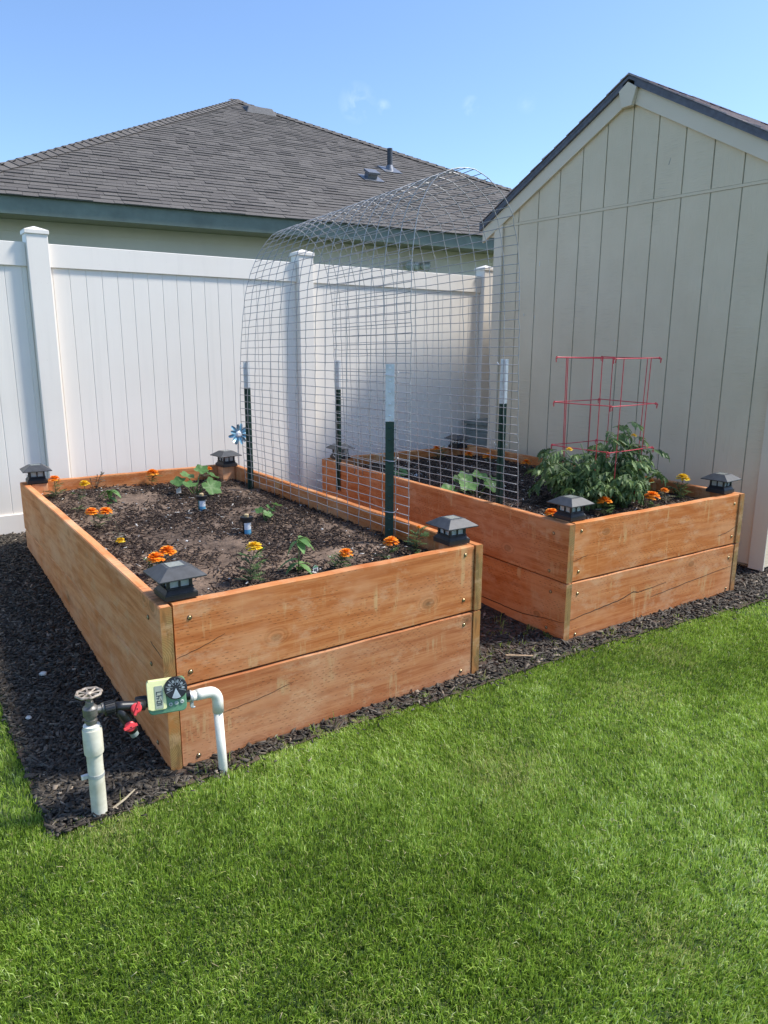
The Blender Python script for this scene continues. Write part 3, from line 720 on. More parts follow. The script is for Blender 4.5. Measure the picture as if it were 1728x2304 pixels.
marigold((.163, 1.91, Z5), [(.052, 0, .655, Yl, .022)], 'thin stemmed small yellow marigold at the left side of the left bed', 2, 7, .05)
marigold((.40, 2.50, Z5), [(.02, 0, .60, None, 0), (-.02, .01, .58, None, 0), (.045, 0, .615, None, 0)], 'withered marigold without petals near the white fence in the left bed', 3, 15, .055, M_lf_dry)
marigold((.75, 2.50, Z5), [(.012, 0, .578, O, .031)], 'orange marigold in the middle of the back row of the left bed', 4, 14, .06)
marigold((1.10, 2.46, Z5), [(.03, 0, .575, O, .018), (-.02, 0, .56, None, 0)], 'small dull orange marigold close to the blue flower ornament', 5, 12, .06, M_lf_dry)
marigold((.155, 1.47, Z5), [(-.012, 0, .592, O, .025), (.050, -.01, .588, O, .026)], 'marigold with two touching orange blooms at the left side of the left bed', 6, 14, .065)
marigold((.19, 1.15, Z5), [(-.012, -.03, .520, Yl, .017), (-.015, .02, .60, None, 0)], 'wilted marigold with one pale yellow bloom hanging low over the soil', 7, 9, .045, M_lf_dry)
marigold((.165, .56, Z5), [(.052, .02, .592, O, .027), (-.002, .0, .578, O, .028)], 'marigold with two orange blooms right behind the front left solar lamp', 8, 18, .055)
marigold((.434, .289, Z5), [(.022, 0, .640, Yl, .025)], 'yellow marigold with tall ferny stem near the front board of the left bed', 9, 24, .06)
marigold((.807, .26, Z5), [(.037, 0, .560, O, .024)], 'orange marigold low at the front board, between pepper seedling and the next marigold', 10, 18, .06)
marigold((1.043, .255, Z5), [(.023, 0, .577, O, .027)], 'orange marigold at the front board, second from the lamp beside the gap', 11, 12, .05)
marigold((1.235, .30, .485), [(.012, 0, .605, O, .009)], 'bushy marigold with one closed orange bud beside the front right lamp of the left bed', 12, 26, .055)
marigold((2.94, 2.26, .50), [(-.02, 0, .604, O, .027)], 'orange marigold left of the far back lamp in the right bed', 13, 16, .08)
marigold((3.08, 2.06, .50), [(-.002, 0, .568, O, .030)], 'orange marigold just below the far back lamp of the right bed', 14, 10, .05)
marigold((3.155, 1.92, .50), [(-.003, 0, .562, O, .034)], 'large orange marigold behind the metal post that stands before the shed', 15, 10, .05)
marigold((3.139, 1.478, .50), [(-.03, 0, .577, O, .029)], 'orange marigold left of the tomato plant along the shed side board', 16, 9, .05)
marigold((2.11, .30, .50), [(-.014, 0, .562, O, .029)], 'orange marigold peeking over the side board left of the front lamp of the right bed', 17, 8, .045)
marigold((2.474, .262, .50), [(-.02, 0, .588, O, .031)], 'orange marigold right of the front lamp of the right bed, under the tomato', 18, 18, .06)
marigold((2.79, .19, .50), [(-.03, 0, .592, O, .034)], 'orange marigold at the front board right of the red cage, in front of its lookalike', 19, 14, .055)
marigold((3.25, .56, .50), [(-.02, 0, .575, O, .033)], 'orange marigold half behind the right edge of the tomato plant', 20, 7, .04)
marigold((3.20, .30, .50), [(.0, 0, .632, Yl, .032), (-.05, 0, .61, None, 0)], 'yellow marigold beside the lamp at the shed side front corner', 21, 26, .07)
marigold((3.05, .30, .50), [(-.02, 0, .575, O, .02)], 'faded orange marigold leaning between yellow marigold and tomato plant', 22, 16, .06, M_lf_dry)
marigold((2.20, 2.30, .50), [(.02, 0, .575, None, 0), (-.02, 0, .565, None, 0)], 'withered grey green marigold behind the mesh at the back of the right bed', 23, 16, .06, M_lf_dry)

def lobed(mb, c, nrm, ax, r, rs, m=0, tone=.6, cup=.15):
    """big lobed leaf disc centred on c"""
    nrm = Vector(nrm).normalized(); ax = Vector(ax); ax = (ax-nrm*ax.dot(nrm)).normalized(); sd_ = nrm.cross(ax); n = 30; vs = [Vector(c)]
    for ring in (.55, 1.0):
        for k in range(n):
            a = 2*math.pi*k/n; rr = r*ring*(1+.13*math.cos(5*a)+.04*math.cos(15*a+rs.random()*.5)-.30*max(0, math.cos(a-math.pi))**6)
            vs.append(Vector(c)+ax*rr*math.cos(a)+sd_*rr*math.sin(a)*.92+nrm*(cup*r*ring*ring*(1+.6*math.cos(5*a+1))-.03*r*abs(math.sin(a*2.5))))
    fs = [(0, 1+k, 1+(k+1) % n) for k in range(n)]+[(1+k, 1+n+k, 1+n+(k+1) % n, 1+(k+1) % n) for k in range(n)]
    mb.add(vs, fs, m, tone)
def squash(base, leaves, label, seed, cat='plant'):
    rs = random.Random(seed); t = thing('squash_plant', label, cat, base); b = Vector(base); ms = MB()
    for (dx, dy, z, r, nx_, ny_) in leaves:
        c = Vector((b.x+dx, b.y+dy, z)); mid = b.lerp(c, .55)+Vector((0, 0, .015)); ms.tube([b-Vector((0, 0, .02)), mid, c], [.0042, .0032, .002], 6)
        ml = MB(); lobed(ml, c, (nx_, ny_, 1), (dx, dy, 0) if abs(dx)+abs(dy) > .001 else (1, 0, 0), r, rs, 0, rs.uniform(.3, .9)); ml.build('leaf', M_lf_sq, t, world=True, tone=True, fix=False, smooth=True)
    ms.build('stem', M_stem, t, world=True, smooth=True)
squash((.88, 2.06, Z5), [(-.085, .03, .575, .048, -.2, -.5), (-.02, .06, .60, .050, .3, -.3), (.06, .04, .635, .045, -.1, -.6), (.115, .01, .60, .048, .5, -.2), (.062, -.11, .555, .062, .1, -1.2), (-.04, -.03, .565, .045, 0, -.3)], 'young squash plant with cupped light green leaves in the left bed', 31)
squash((.94, 1.20, .49), [(.035, .02, .55, .034, .6, -.3), (.075, .03, .565, .03, .5, .2), (-.02, .03, .545, .026, -.4, -.4), (.0, -.02, .535, .028, .2, -.6)], 'tiny squash seedling beside the nearer sprinkler of the left bed', 32)
squash((2.26, 1.06, .50), [(-.16, .06, .545, .055, -.2, -.5), (-.075, -.02, .58, .062, -.3, -.6), (.0, .09, .60, .055, 0, -.4), (.085, .05, .60, .06, .2, -.5), (.14, -.03, .58, .055, .5, -.4), (.05, -.08, .57, .058, .1, -.9), (.02, .01, .615, .04, .1, -.3), (-.01, .14, .57, .05, .1, -.5)], 'wide squash plant with many pale leaves behind the mesh in the right bed', 33)
squash((2.24, 1.80, .50), [(-.04, 0, .54, .035, 0, -.4), (.03, .02, .545, .038, .2, -.4), (.0, -.03, .535, .03, -.2, -.4)], 'small low squash plant behind the wire mesh near the white tag', 34)
def pepper(base, tip, label, seed, n=9, L=.055):
    rs = random.Random(seed); t = thing('pepper_seedling', label, 'plant', base); b = Vector(base); tp = Vector(tip); ms = MB(); ml = MB()
    ms.tube([b-Vector((0, 0, .02)), b.lerp(tp, .5)+Vector((.004, 0, 0)), tp], [.0025, .002, .0015], 6)
    for k in range(n):
        a = rs.uniform(0, 6.28) if k > 1 else (2.9 if k == 0 else -.6); f = rs.uniform(.15, .45) if k > n*.5 else rs.uniform(.8, 1); e = rs.uniform(-.3, .35) if f > .5 else rs.uniform(0, .4)
        ml.leaf(b.lerp(tp, f), (math.cos(a), math.sin(a), e), (0, 0, 1), L*rs.uniform(.8, 1.25), L*.26, rs.uniform(.5, 1.0), 5, .3, 0, None, rs.uniform(.3, 1))
    ms.build('stem', M_stem, t, world=True, smooth=True); ml.build('foliage', M_lf_sq, t, world=True, tone=True, fix=False, smooth=True)
pepper((.647, .305, Z5), (.650, .300, .648), 'drooping pepper seedling with long leaves near the front board', 41, 11, .062)
pepper((.384, 2.10, Z5), (.39, 2.10, .57), 'small faint pepper seedling in the back left part of the left bed', 42, 12, .06)

# tomato plant
def tomato():
    rs = random.Random(5); base = Vector((2.74, .52, .49)); t = thing('tomato_plant', 'dark green bushy tomato plant growing inside the red wire cage', 'plant', base)
    ms = MB(); ml = MB()
    def comp(p, d, L):
        d = Vector(d).normalized(); sd_ = d.cross(Vector((0, 0, 1)))
        if sd_.length < .1: sd_ = Vector((1, 0, 0))
        sd_.normalize(); up = sd_.cross(d); dr = rs.uniform(.35, .95)
        def at(t_): return p+d*L*t_-Vector((0, 0, dr*L*t_*t_))
        ms.tube([at(x) for x in (0, .3, .6, .9)], [.0022, .0018, .0014, .001], 4, 0, False)
        tn = min(1, max(0, rs.gauss(.45, .2)))
        def jag(q): return (math.sin(math.pi*min(1, q*.95+.04))**.7)*(1-.42*(int(q*9+.5) % 2))
        for t_ in (.3, .5, .7, .85):
            c = at(t_)
            for s in (-1, 1):
                if rs.random() < .07: continue
                dd = d*rs.uniform(.3, .7)+sd_*s-Vector((0, 0, dr*t_*.9+rs.uniform(-.2, .3)))
                ml.leaf(c, dd, up+Vector((rs.gauss(0, .25), rs.gauss(0, .25), 0)), L*rs.uniform(.30, .44), L*rs.uniform(.085, .13), rs.uniform(.2, 1.1), 9, rs.uniform(-.2, .8), 0, jag, min(1, max(0, tn+rs.gauss(0, .15))))
        ml.leaf(at(.9), d-Vector((0, 0, dr*1.5)), up, L*.42, L*.13, rs.uniform(.3, 1.0), 9, .4, 0, jag, tn)
    tips = []
    for k in range(84):
        a = rs.uniform(0, 6.283); rr = (rs.random()**.6)*.34
        h = rs.uniform(.15, .35)*(1-.22*(rr/.34)); 
        x = base.x+math.cos(a)*rr*1.0-.05; y = base.y+math.sin(a)*rr*.75; tips.append(Vector((x, y, .49+h)))
    tips += [Vector((2.84, .47, .90)), Vector((2.70, .45, .89)), Vector((2.62, .42, .88)), Vector((2.78, .42, .86)), Vector((2.30, .42, .85)), Vector((2.40, .40, .88)), Vector((2.25, .45, .80)), Vector((2.93, .45, .85)), Vector((2.90, .42, .88)),
             Vector((2.5, .33, .66)), Vector((2.7, .28, .66)), Vector((2.88, .28, .68)), Vector((3.0, .35, .62)), Vector((2.4, .4, .62))]
    for tp in tips:
        st = base+Vector((rs.gauss(0, .03), rs.gauss(0, .03), 0)); md = st.lerp(tp, .5)+Vector((0, 0, .03))
        ms.tube([st-Vector((0, 0, .02)), md, tp], [.005, .0035, .0022], 5)
        for j in range(rs.randint(6, 8)):
            q = j/6; c = (st.lerp(md, q*2) if q < .5 else md.lerp(tp, q*2-1)); out = math.atan2(tp.y-base.y, tp.x-base.x)
            a = out+rs.gauss(0, 1.2); e = rs.uniform(-.1, .8)
            comp(c, (math.cos(a)*math.cos(e), math.sin(a)*math.cos(e), math.sin(e)), rs.uniform(.075, .125))
    ms.build('stems', M_stem, t, world=True, smooth=True); ml.build('foliage', M_lf_tom, t, world=True, tone=True, fix=False)
    for p in ((2.843, .40, .895), (2.29, .38, .86)): blossom(t, p, M_yellow, .014, 3)
tomato()
# ------------------------------------------------------------------ sprinklers, tags, stones
def sprinkler(x, y, z, h, label, lean=0, teal=False):
    t = thing('sprinkler_head', label, 'sprinkler', (x, y, z), 0, 'pop-up sprinklers in the beds'); t.rotation_euler = (lean, lean*.7, .4)
    MB().lathe([(.017, -.04), (.019, h*.72), (.019, h*.74)], 20).build('body', M_teal if teal else M_blk, t, smooth=True)
    mb = MB(); mb.lathe([(.022, h*.70), (.030, h*.78), (.031, h*.98), (.027, h), (.027, h*.97), (.012, h*.96)], 24); mb.build('collar', M_blk, t, smooth=False)
    mb = MB(); mb.lathe([(.011, h*.95), (.012, h+.008), (.009, h+.011)], 16); mb.build('nozzle', M_cap, t)
    mb = MB(); n = 12; vs = []; 
    for i in range(n+1):
        a = R(-170)+R(190)*i/n
        for r_, zz in ((.0202, .004), (.0202, h*.32), (.0204, h*.68)): vs.append((r_*math.cos(a), r_*math.sin(a), zz))
    mb.add(vs, [(i*3, i*3+3, i*3+4, i*3+1) for i in range(n)], 1); mb.add(vs, [(i*3+1, i*3+4, i*3+5, i*3+2) for i in range(n)], 0)
    for (i0, i1, z0, z1) in ((5, 8, .50, .53), (5, 9, .58, .61)):
        for i in range(i0, i1):
            a, b = R(-170)+R(190)*i/n, R(-170)+R(190)*(i+1)/n; mb.add([(.0207*math.cos(a), .0207*math.sin(a), h*z0), (.0207*math.cos(b), .0207*math.sin(b), h*z0), (.0207*math.cos(b), .0207*math.sin(b), h*z1), (.0207*math.cos(a), .0207*math.sin(a), h*z1)], [(0,1,2,3)], 2)
    mb.build('label_band', [M_label, M_blue, M_ink], t, fix=False)
sprinkler(.745, 1.60, .496, .088, 'black capped sprinkler with teal body near the squash leaves in the left bed', .02, True)
sprinkler(.737, .99, .494, .092, 'black capped sprinkler with blue and white label in the centre of the left bed', 0)
sprinkler(2.56, 1.50, .498, .060, 'black capped sprinkler in the right bed behind the wide squash plant', .15)
sprinkler(2.57, .86, .498, .045, 'low sprinkler with white label just left of the tomato plant', .1)
def ptag(x, y, z, w, h, rz, label, house=False):
    t = thing('plant_tag', label, 'plant tag', (x, y, z), rz); mb = MB()
    poly = [(-w/2, 0), (w/2, 0), (w/2, h*.7), (0, h) if house else (w/2*.7, h), (-w/2, h*.7)]
    mb.prism(poly, 'y', -.0008, .0008); mb.prism([(-w*.18, -.05), (w*.18, -.05), (w*.18, 0), (-w*.18, 0)], 'y', -.0006, .0006); mb.build('card', M_label, t)
    if house:
        mb = MB()
        for k in range(6): mb.box(-w*.34+k*w*.12, -w*.34+k*w*.12+w*.05, -.0016, -.0009, h*.12, h*.5)
        mb.build('barcode', M_ink, t)
        mb = MB(); mb.prism([(-w*.5, h*.62), (w*.5, h*.62), (w*.5, h*.72), (0, h*1.0), (-w*.5, h*.72)], 'y', -.0018, -.0009); mb.build('printed_band', M_tgrn, t)
ptag(.705, .265, .502, .026, .030, .2, 'white house shaped plant tag with barcode next to the drooping pepper seedling', True)
ptag(2.32, 1.74, .505, .022, .030, -.3, 'plain white plant tag standing behind the mesh in the right bed')
ptag(.795, 2.11, .505, .034, .036, .3, 'pale tilted plant tag at the foot of the young squash plant')
rs = random.Random(12)
def pebble(mb, p, r):
    n = 6; vs = []
    for i in range(4):
        for k in range(n):
            a = 2*math.pi*k/n; ph = (i+.5)/4*math.pi; q = r*rs.uniform(.75, 1.1); vs.append((p[0]+q*math.sin(ph)*math.cos(a), p[1]+q*math.sin(ph)*math.sin(a), p[2]+q*.6*math.cos(ph)))
    fs = [(i*n+k, i*n+(k+1) % n, (i+1)*n+(k+1) % n, (i+1)*n+k) for i in range(3) for k in range(n)]+[tuple(range(n)), tuple(3*n+k for k in range(n-1, -1, -1))]
    mb.add(vs, fs)
mb = MB()
for k in range(420):
    while 1:
        x, y = rs.uniform(.05, 3.3), rs.uniform(.05, 2.55)
        if inA(x, y, -.05) or inB(x, y, -.05): break
    pebble(mb, (x, y, (zA if x < 1.4 else zB)(x, y)+.007), abs(rs.gauss(0, .0024))+.0014)
tag(mb.build('white_crumbs', M_perl), 'scattered white perlite crumbs on the bed soil', 'crumbs', kind='stuff')
for k, (x, y, r_, lab) in enumerate([(-.22, .95, .018, 'smooth pale pebble lying on black mulch left of the left bed'), (-.33, .62, .013, 'small whitish stone in black mulch near the lawn edge'),
                                     (1.56, .62, .014, 'small white stone on dark soil in the gap between the beds')]):
    mb = MB(); pebble(mb, (0, 0, 0), r_); o = mb.build('pebble', M_perl, smooth=True); o.location = (x, y, gz(x, y)+.018); tag(o, lab, 'stone')
mb = MB(); mb.box(-.075, .075, -.006, .006, -.003, .003, M=Matrix.Rotation(.1, 4, 'Y')); o = mb.build('bark_strip', simple('tan_bark', (.32, .22, .13), .8), bevel=.002); o.location = (1.60, -.01, .022); o.rotation_euler = (0, .03, -.35)
tag(o, 'long tan strip of bark on the mulch between the two beds', 'bark')

# ------------------------------------------------------------------ tap riser, splitter, timer and second pipe
px, py = -.252, -.095
t = thing('garden_tap', 'old grey metal tap with rusty wheel on a white pipe riser', 'tap', (px, py, 0))
MB().lathe([(.0228, -.12), (.0228, .212)], 24).build('riser_pipe', M_pvcold, t, smooth=False)
MB().lathe([(.027, .208), (.0278, .212), (.0278, .284), (.0265, .288)], 24).build('coupling', M_pvcold, t)
MB().lathe([(.0235, .2885), (.024, .298), (.019, .301)], 24).build('bushing', M_pvc, t)
mb = MB(); mb.lathe([(.015, .301), (.015, .309), (.019, .310), (.019, .317), (.0155, .318), (.0155, .326), (.021, .329), (.0215, .352), (.019, .356), (.013, .360), (.011, .372), (.008, .374), (.008, .392)], 18)
M = Matrix.Translation((0, 0, .341)) @ Matrix.Rotation(R(90), 4, 'Y'); mb.lathe([(.012, .012), (.012, .030), (.0155, .032), (.0155, .040)], 14, 0, M)
mb.build('tap_body', M_brass, t)
mb = MB(); ring = [(.034*math.cos(a)*(1+.05*math.cos(a*8)), .034*math.sin(a)*(1+.05*math.cos(a*8)), .398) for a in [2*math.pi*k/32 for k in range(33)]]
mb.tube(ring, .0042, 6); mb.lathe([(.010, .392), (.011, .400), (.006, .404)], 10)
for k in range(8):
    a = math.pi/4*k; mb.tube([(.008*math.cos(a), .008*math.sin(a), .397), (.033*math.cos(a), .033*math.sin(a), .398)], .0032, 5)
mb.build('hand_wheel', M_rust, t)
mb = MB(); mb.lathe([(.0242, .132), (.0242, .142)], 20); mb.box(-.042, -.020, -.006, .006, .133, .144); mb.build('hose_clamp', M_metalw, t)
def xcyl(mb, x0, x1, y, z, prof, n=18, m=0):
    M = Matrix.Translation((x0, y, z)) @ Matrix.Rotation(R(90), 4, 'Y'); mb.lathe([(r, q*(x1-x0)) for r, q in prof], n, m, M)
zt = .333; yt = -.100
t = thing('hose_splitter', 'black two way hose splitter with red levers screwed onto the tap', 'hose splitter', (-.19, yt, zt))
mb = MB(); xcyl(mb, -.213, -.186, yt, .338, [(.0205, 0), (.0205, 1)], 18)
for k in range(18):
    a = 2*math.pi*k/18; mb.box(-.213, -.187, -.0015, .0015, .0200, .0222, 0, Matrix.Translation((0, yt, .338)) @ Matrix.Rotation(a, 4, 'X'))
mb.build('coupling_nut', M_blk, t, world=True)
mb = MB(); mb.tube([(-.186, yt, .337), (-.165, yt, .333), (-.12, yt, .322), (-.098, yt, .318)], [.015, .0155, .015, .0165], 16)
mb.tube([(-.178, yt, .334), (-.163, yt-.002, .305), (-.148, yt-.004, .270), (-.138, yt-.006, .246)], [.014, .015, .015, .015], 16)
mb.build('splitter_body', M_blk, t, world=True, smooth=True)
mb = MB(); mb.tube([(-.142, yt-.006, .250), (-.134, yt-.007, .232)], [.0125, .0125], 16); mb.build('outlet_thread', M_grey, t, world=True)
for (vx, vz, an) in ((-.128, .324, 1.1), (-.150, .271, .15)):
    mb = MB(); M = Matrix.Translation((vx, yt-.018, vz)) @ Matrix.Rotation(R(75), 4, 'X')
    mb.lathe([(.013, -.006), (.016, 0), (.016, .005), (.012, .008)], 20, 0, M); M3 = M @ Matrix.Rotation(an, 4, 'Z')
    mb.box(-.020, .020, -.004, .004, .004, .013, 0, M3); mb.lathe([(.0032, .008), (.0032, .0136)], 8, 1, M); mb.build('lever', [M_redp, M_blk], t, world=True, bevel=.0008)
t = thing('water_timer', 'cream and green electronic water timer showing 10:47 with black dial', 'water timer', (-.03, yt, .335))
t.rotation_euler = (R(-16), 0, R(-14))
# local: x along pipe, -y faces the viewer, z up
def rr_box(mb, x0, x1, z0, z1, y0, y1, r, m=0, bl=None):
    P = []
    for (cx, cz, a0) in ((x1-r, z1-r, 0), (x0+r, z1-r, 90), (x0+(bl or r), z0+(bl or r), 180), (x1-(bl or r), z0+(bl or r), 270)):
        rr = r if a0 < 180 else (bl or r)
        for k in range(6): a = R(a0+90*k/5); P.append((cx+rr*math.cos(a), cz+rr*math.sin(a)))
    mb.prism(P, 'y', y0, y1, m)
mb = MB(); rr_box(mb, -.056, .058, -.056, .046, -.014, .026, .010, 0, .016); mb.build('case', M_tgrn, t, bevel=.003)
mb = MB(); P = [(-.0565, .040), (-.0505, .0475), (.03, .0475), (.030, .036), (.002, .022), (-.002, .005), (-.002, -.038), (-.006, -.042), (-.046, -.042), (-.0565, -.036)]
mb.prism(P, 'y', -.0195, .012); mb.build('front_panel', M_tcream, t, bevel=.0015)
mb = MB(); mb.box(-.034, -.011, -.0212, -.0190, -.037, .031); sc_ = mb.build('screen', M_lcd, t)
mb = MB()
def seg7(mb, ch, cx, cz, w, h):
    # digits turned a quarter: text runs upward along z; glyph x -> +z, glyph y -> -x
    S7 = {'1': 'bc', '0': 'abcdef', '4': 'fgbc', '7': 'abc'}[ch]; q = .0013
    seg = {'a': (0, h, w, h), 'd': (0, 0, w, 0), 'g': (0, h/2, w, h/2), 'f': (0, h/2, 0, h), 'b': (w, h/2, w, h), 'e': (0, 0, 0, h/2), 'c': (w, 0, w, h/2)}
    for s_ in S7:
        a, b, c, d = seg[s_]; x0, x1 = cx-max(b, d), cx-min(b, d); z0, z1 = cz+min(a, c), cz+max(a, c)
        mb.box(x0-q*.7, x1+q*.7, -.0221, -.0213, z0-q*.7, z1+q*.7)
zc = -.033
for ch in '10:47':
    if ch == ':': mb.box(-.0195, -.0175, -.0221, -.0213, zc, zc+.0018); mb.box(-.0265, -.0245, -.0221, -.0213, zc, zc+.0018); zc += .0045
    else: seg7(mb, ch, -.0155, zc, .0070, .0135); zc += .0115
mb.build('digits', M_ink, t)
mb = MB(); M = Matrix.Translation((.028, -.019, .018)) @ Matrix.Rotation(R(90), 4, 'X')
mb.lathe([(.0345, -.004), (.0345, .006), (.0325, .009), (.0322, .0092)], 32, 0, M); dl = mb.build('dial', M_blk, t)
mb = MB(); n = 8
mb.add([M @ Vector((0, 0, .0100))]+[M @ Vector((.031*math.cos(R(-115+50*k/n)), .031*math.sin(R(-115+50*k/n)), .0100)) for k in range(n+1)], [(0, k+1, k+2) for k in range(n)])
for k in range(8):
    a = R(-20+k*37)
    if k < 7: mb.box(.010, .031, -.0004, .0004, .0096, .0101, 0, M @ Matrix.Rotation(a, 4, 'Z'))
    a += R(18)
    if k < 6:
        for j in (-1, 0, 1): mb.box(.017, .027-.002*abs(j), j*.0022-.0006, j*.0022+.0006, .0096, .0101, 0, M @ Matrix.Rotation(a, 4, 'Z'))
mb.build('dial_marks', simple('pale_print', (.42, .48, .5), .5, bump=0), t, fix=False)
for k, bx in enumerate((.010, .027, .044)):
    mb = MB(); Mb = Matrix.Translation((bx, -.0135, -.031+.002*k)) @ Matrix.Rotation(R(90), 4, 'X'); mb.lathe([(.0062, 0), (.0062, .003), (.005, .0042)], 14, 0, Mb)
    mb.box(-.003, .003, -.0006, .0006, .0042, .0046, 1, Mb)
    if k == 0: mb.box(-.0006, .0006, -.003, .003, .0042, .0047, 1, Mb)
    mb.build('button', [M_btn, M_ink], t)
mb = MB(); xcyl(mb, -.092, -.054, .004, -.014, [(.0165, 0), (.0175, .1), (.0175, .9), (.016, 1)], 18)
for k in range(12): mb.box(-.090, -.058, -.0018, .0018, .0170, .0190, 0, Matrix.Translation((0, .004, -.014)) @ Matrix.Rotation(2*math.pi*k/12, 4, 'X'))
mb.build('inlet_nut', M_blk, t)
mb = MB(); xcyl(mb, .056, .070, .004, -.014, [(.0165, 0), (.0165, 1)], 18); mb.build('outlet_ring', M_blk, t)
t = thing('pvc_pipe', 'white plastic pipe elbow dropping to the lawn in front of the left bed', 'pipe', (.137, -.088, 0))
zc = .288
mb = MB(); r_ = .0148
mb.tube([(.148, -.092, -.1), (.136, -.092, .225)], r_, 20); mb.build('downpipe', M_pvc, t, world=True, smooth=True)
mb = MB(); E_ = [(.137, -.092, .222), (.1365, -.092, .262)]+[(.1365-.030*(1-math.cos(R(a))), -.092, .262+.036*math.sin(R(a))) for a in (15, 30, 45, 60, 75, 90)]+[(.080, -.092, .300), (.066, -.092, .300)]
mb.tube(E_, [.0182]*len(E_), 20); mb.build('elbow', M_pvc, t, world=True, smooth=True)
mb = MB(); mb.tube([(.068, -.092, .300), (.048, -.0925, .301), (.034, -.093, .302)], [.0165, .0165, .0155], 18); mb.build('adapter', M_pvc, t, world=True, smooth=True)
mb = MB(); mb.lathe([(.0195, 0), (.0195, .008)], 16, 0, Matrix.Translation((.044, -.0925, .301)) @ Matrix.Rotation(R(90), 4, 'Y')); mb.box(.043, .053, -.104, -.096, .270, .284); mb.tube([(.046, -.1, .268), (.058, -.1, .266)], .003, 6); mb.build('hose_clamp', M_metalw, t, world=True)
# fallen twig at the riser foot
mb = MB(); mb.tube([(0, 0, 0), (.04, .01, .012), (.075, .03, .02)], [.004, .0035, .002], 6); o = mb.build('twig', simple('dry_twig', (.40, .33, .22), .8)); o.location = (-.215, -.105, .012); tag(o, 'dry tan twig lying at the foot of the tap riser', 'twig')

# ------------------------------------------------------------------ vinyl fence
t = thing('vinyl_fence', 'white vinyl privacy fence with square capped posts behind the beds', 'fence', (.29, 3.03, .15))
PXS = [.29-3*1.885, .29-2*1.885, .29-1.885, .29, .29+1.885, .29+2*1.885, .29+3*1.885]
for i, x in enumerate(PXS):
    mb = MB(); mb.box(x-.0635, x+.0635, 2.965, 3.092, 0, 2.055); p = mb.build('post', M_vinyl, t, world=True, bevel=.004)
    mb = MB(); mb.frustum(.071, .071, 2.050, .071, .071, 2.074, 0, (x, 3.0285)); mb.frustum(.071, .071, 2.074, .005, .005, 2.100, 0, (x, 3.0285)); mb.build('cap', M_vinyl, p, world=True, bevel=.002)
    if i == len(PXS)-1: break
    a, b = x+.0645, x+1.885-.0645
    MB().box(a, b, 3.004, 3.054, 1.858, 2.0).build('top_rail', M_vinyl, t, world=True, bevel=.003)
    MB().box(a, b, 3.004, 3.054, .155, .300).build('bottom_rail', M_vinyl, t, world=True, bevel=.003)
    mb = MB(); xx = a+.017; prof = []
    def strip(mb, x0, x1):
        e = .0035; V = []
        for (xq, yq) in ((x0, 3.0215), (x0+.0008, 3.021), (x0+e, 3.018), (x1-e, 3.018), (x1-.0008, 3.021), (x1, 3.0215)): V += [(xq, yq, .30), (xq, yq, 1.86)]
        mb.add(V, [(2*k, 2*k+2, 2*k+3, 2*k+1) for k in range(5)]); V2 = [(v[0], 3.06-(v[1]-3.0), v[2]) for v in V]; mb.add(V2, [(2*k, 2*k+1, 2*k+3, 2*k+2) for k in range(5)])
    strip(mb, a, a+.0165)
    while xx < b-.001: strip(mb, xx, min(xx+.1005, b)); xx += .1005
    mb.build('panel', M_vinyl, t, world=True, fix=False)

# ------------------------------------------------------------------ garden shed
SX, SY = 3.685, 2.485; YF = .075; RY = 1.282; ZB = 2.328
t = thing('garden_shed', 'olive green gabled shed with grooved siding beside the right bed', 'shed', (SX+1.2, (SY+YF)/2, 0)); t0 = t
slope = .5625
def rz_(y): return 3.115-slope*abs(y-RY)          # underside line of the roof deck at the wall
def xw(y): return SX+.0415*(2.485-y)              # gable wall turns slightly (fitted)
ang = math.atan(.0415)
# wall panels; local frame u along wall from back corner (u=0 at y=2.485) towards the viewer
def wp(u, w, z): # w = outwards (towards -x)
    return (SX+u*math.sin(ang)-w*math.cos(ang), SY-u*math.cos(ang)-w*math.sin(ang), z)
UW = SY-YF; URID = (SY-RY)/math.cos(ang)
def rzu(u): return 3.03-slope*abs(u-URID)
def wpoly(mb, poly, w0, w1, m=0):
    n = len(poly); vs = [wp(u, w0, z) for u, z in poly]+[wp(u, w1, z) for u, z in poly]
    mb.add(vs, [tuple(range(n)), tuple(range(2*n-1, n-1, -1))]+[(i, (i+1) % n, (i+1) % n+n, i+n) for i in range(n)], m)
mb = MB(); gro = [-.234+.234]; base_u = .0
U0 = (2.485-2.2507)/math.cos(ang)   # first measured groove
edges = [0.0]+[U0+.1993*k for k in range(0, 11)]+[UW/math.cos(ang)]
mbb = MB(); wpoly(mbb, [(0, .035), (UW, .035), (UW, rzu(UW)), (URID, rzu(URID)), (0, rzu(0))], -.03, -.0052); mbb.build('wall_backing', M_groove, t, world=True)
for a, b in zip(edges, edges[1:]):
    a2, b2 = a+.0042, b-.0042
    wpoly(mb, [(a2, .04), (b2, .04), (b2, ZB-.012), (a2, ZB-.012)], -.005, 0)
    top = [(a2, ZB+.010), (b2, ZB+.010), (b2, rzu(b2))]
    if a2 < URID < b2: top.append((URID, rzu(URID)))
    top.append((a2, rzu(a2)))
    if min(rzu(a2), rzu(b2)) > ZB+.012: wpoly(mb, top, -.005, .002)
mb.build('gable_wall', M_shed, t, world=True, fix=True)
mb = MB(); wpoly(mb, [(0.002, ZB-.010), (UW-.002, ZB-.010), (UW-.002, ZB+.008), (.002, ZB+.008)], -.004, .0040)
mb.build('band_strip', M_shed, t, world=True)
mb = MB(); wpoly(mb, [(-.012, .02), (.078, .02), (.078, 2.40), (-.012, 2.36)], .003, .020); mb.build('corner_trim', M_shedtrim, t, world=True, bevel=.002)
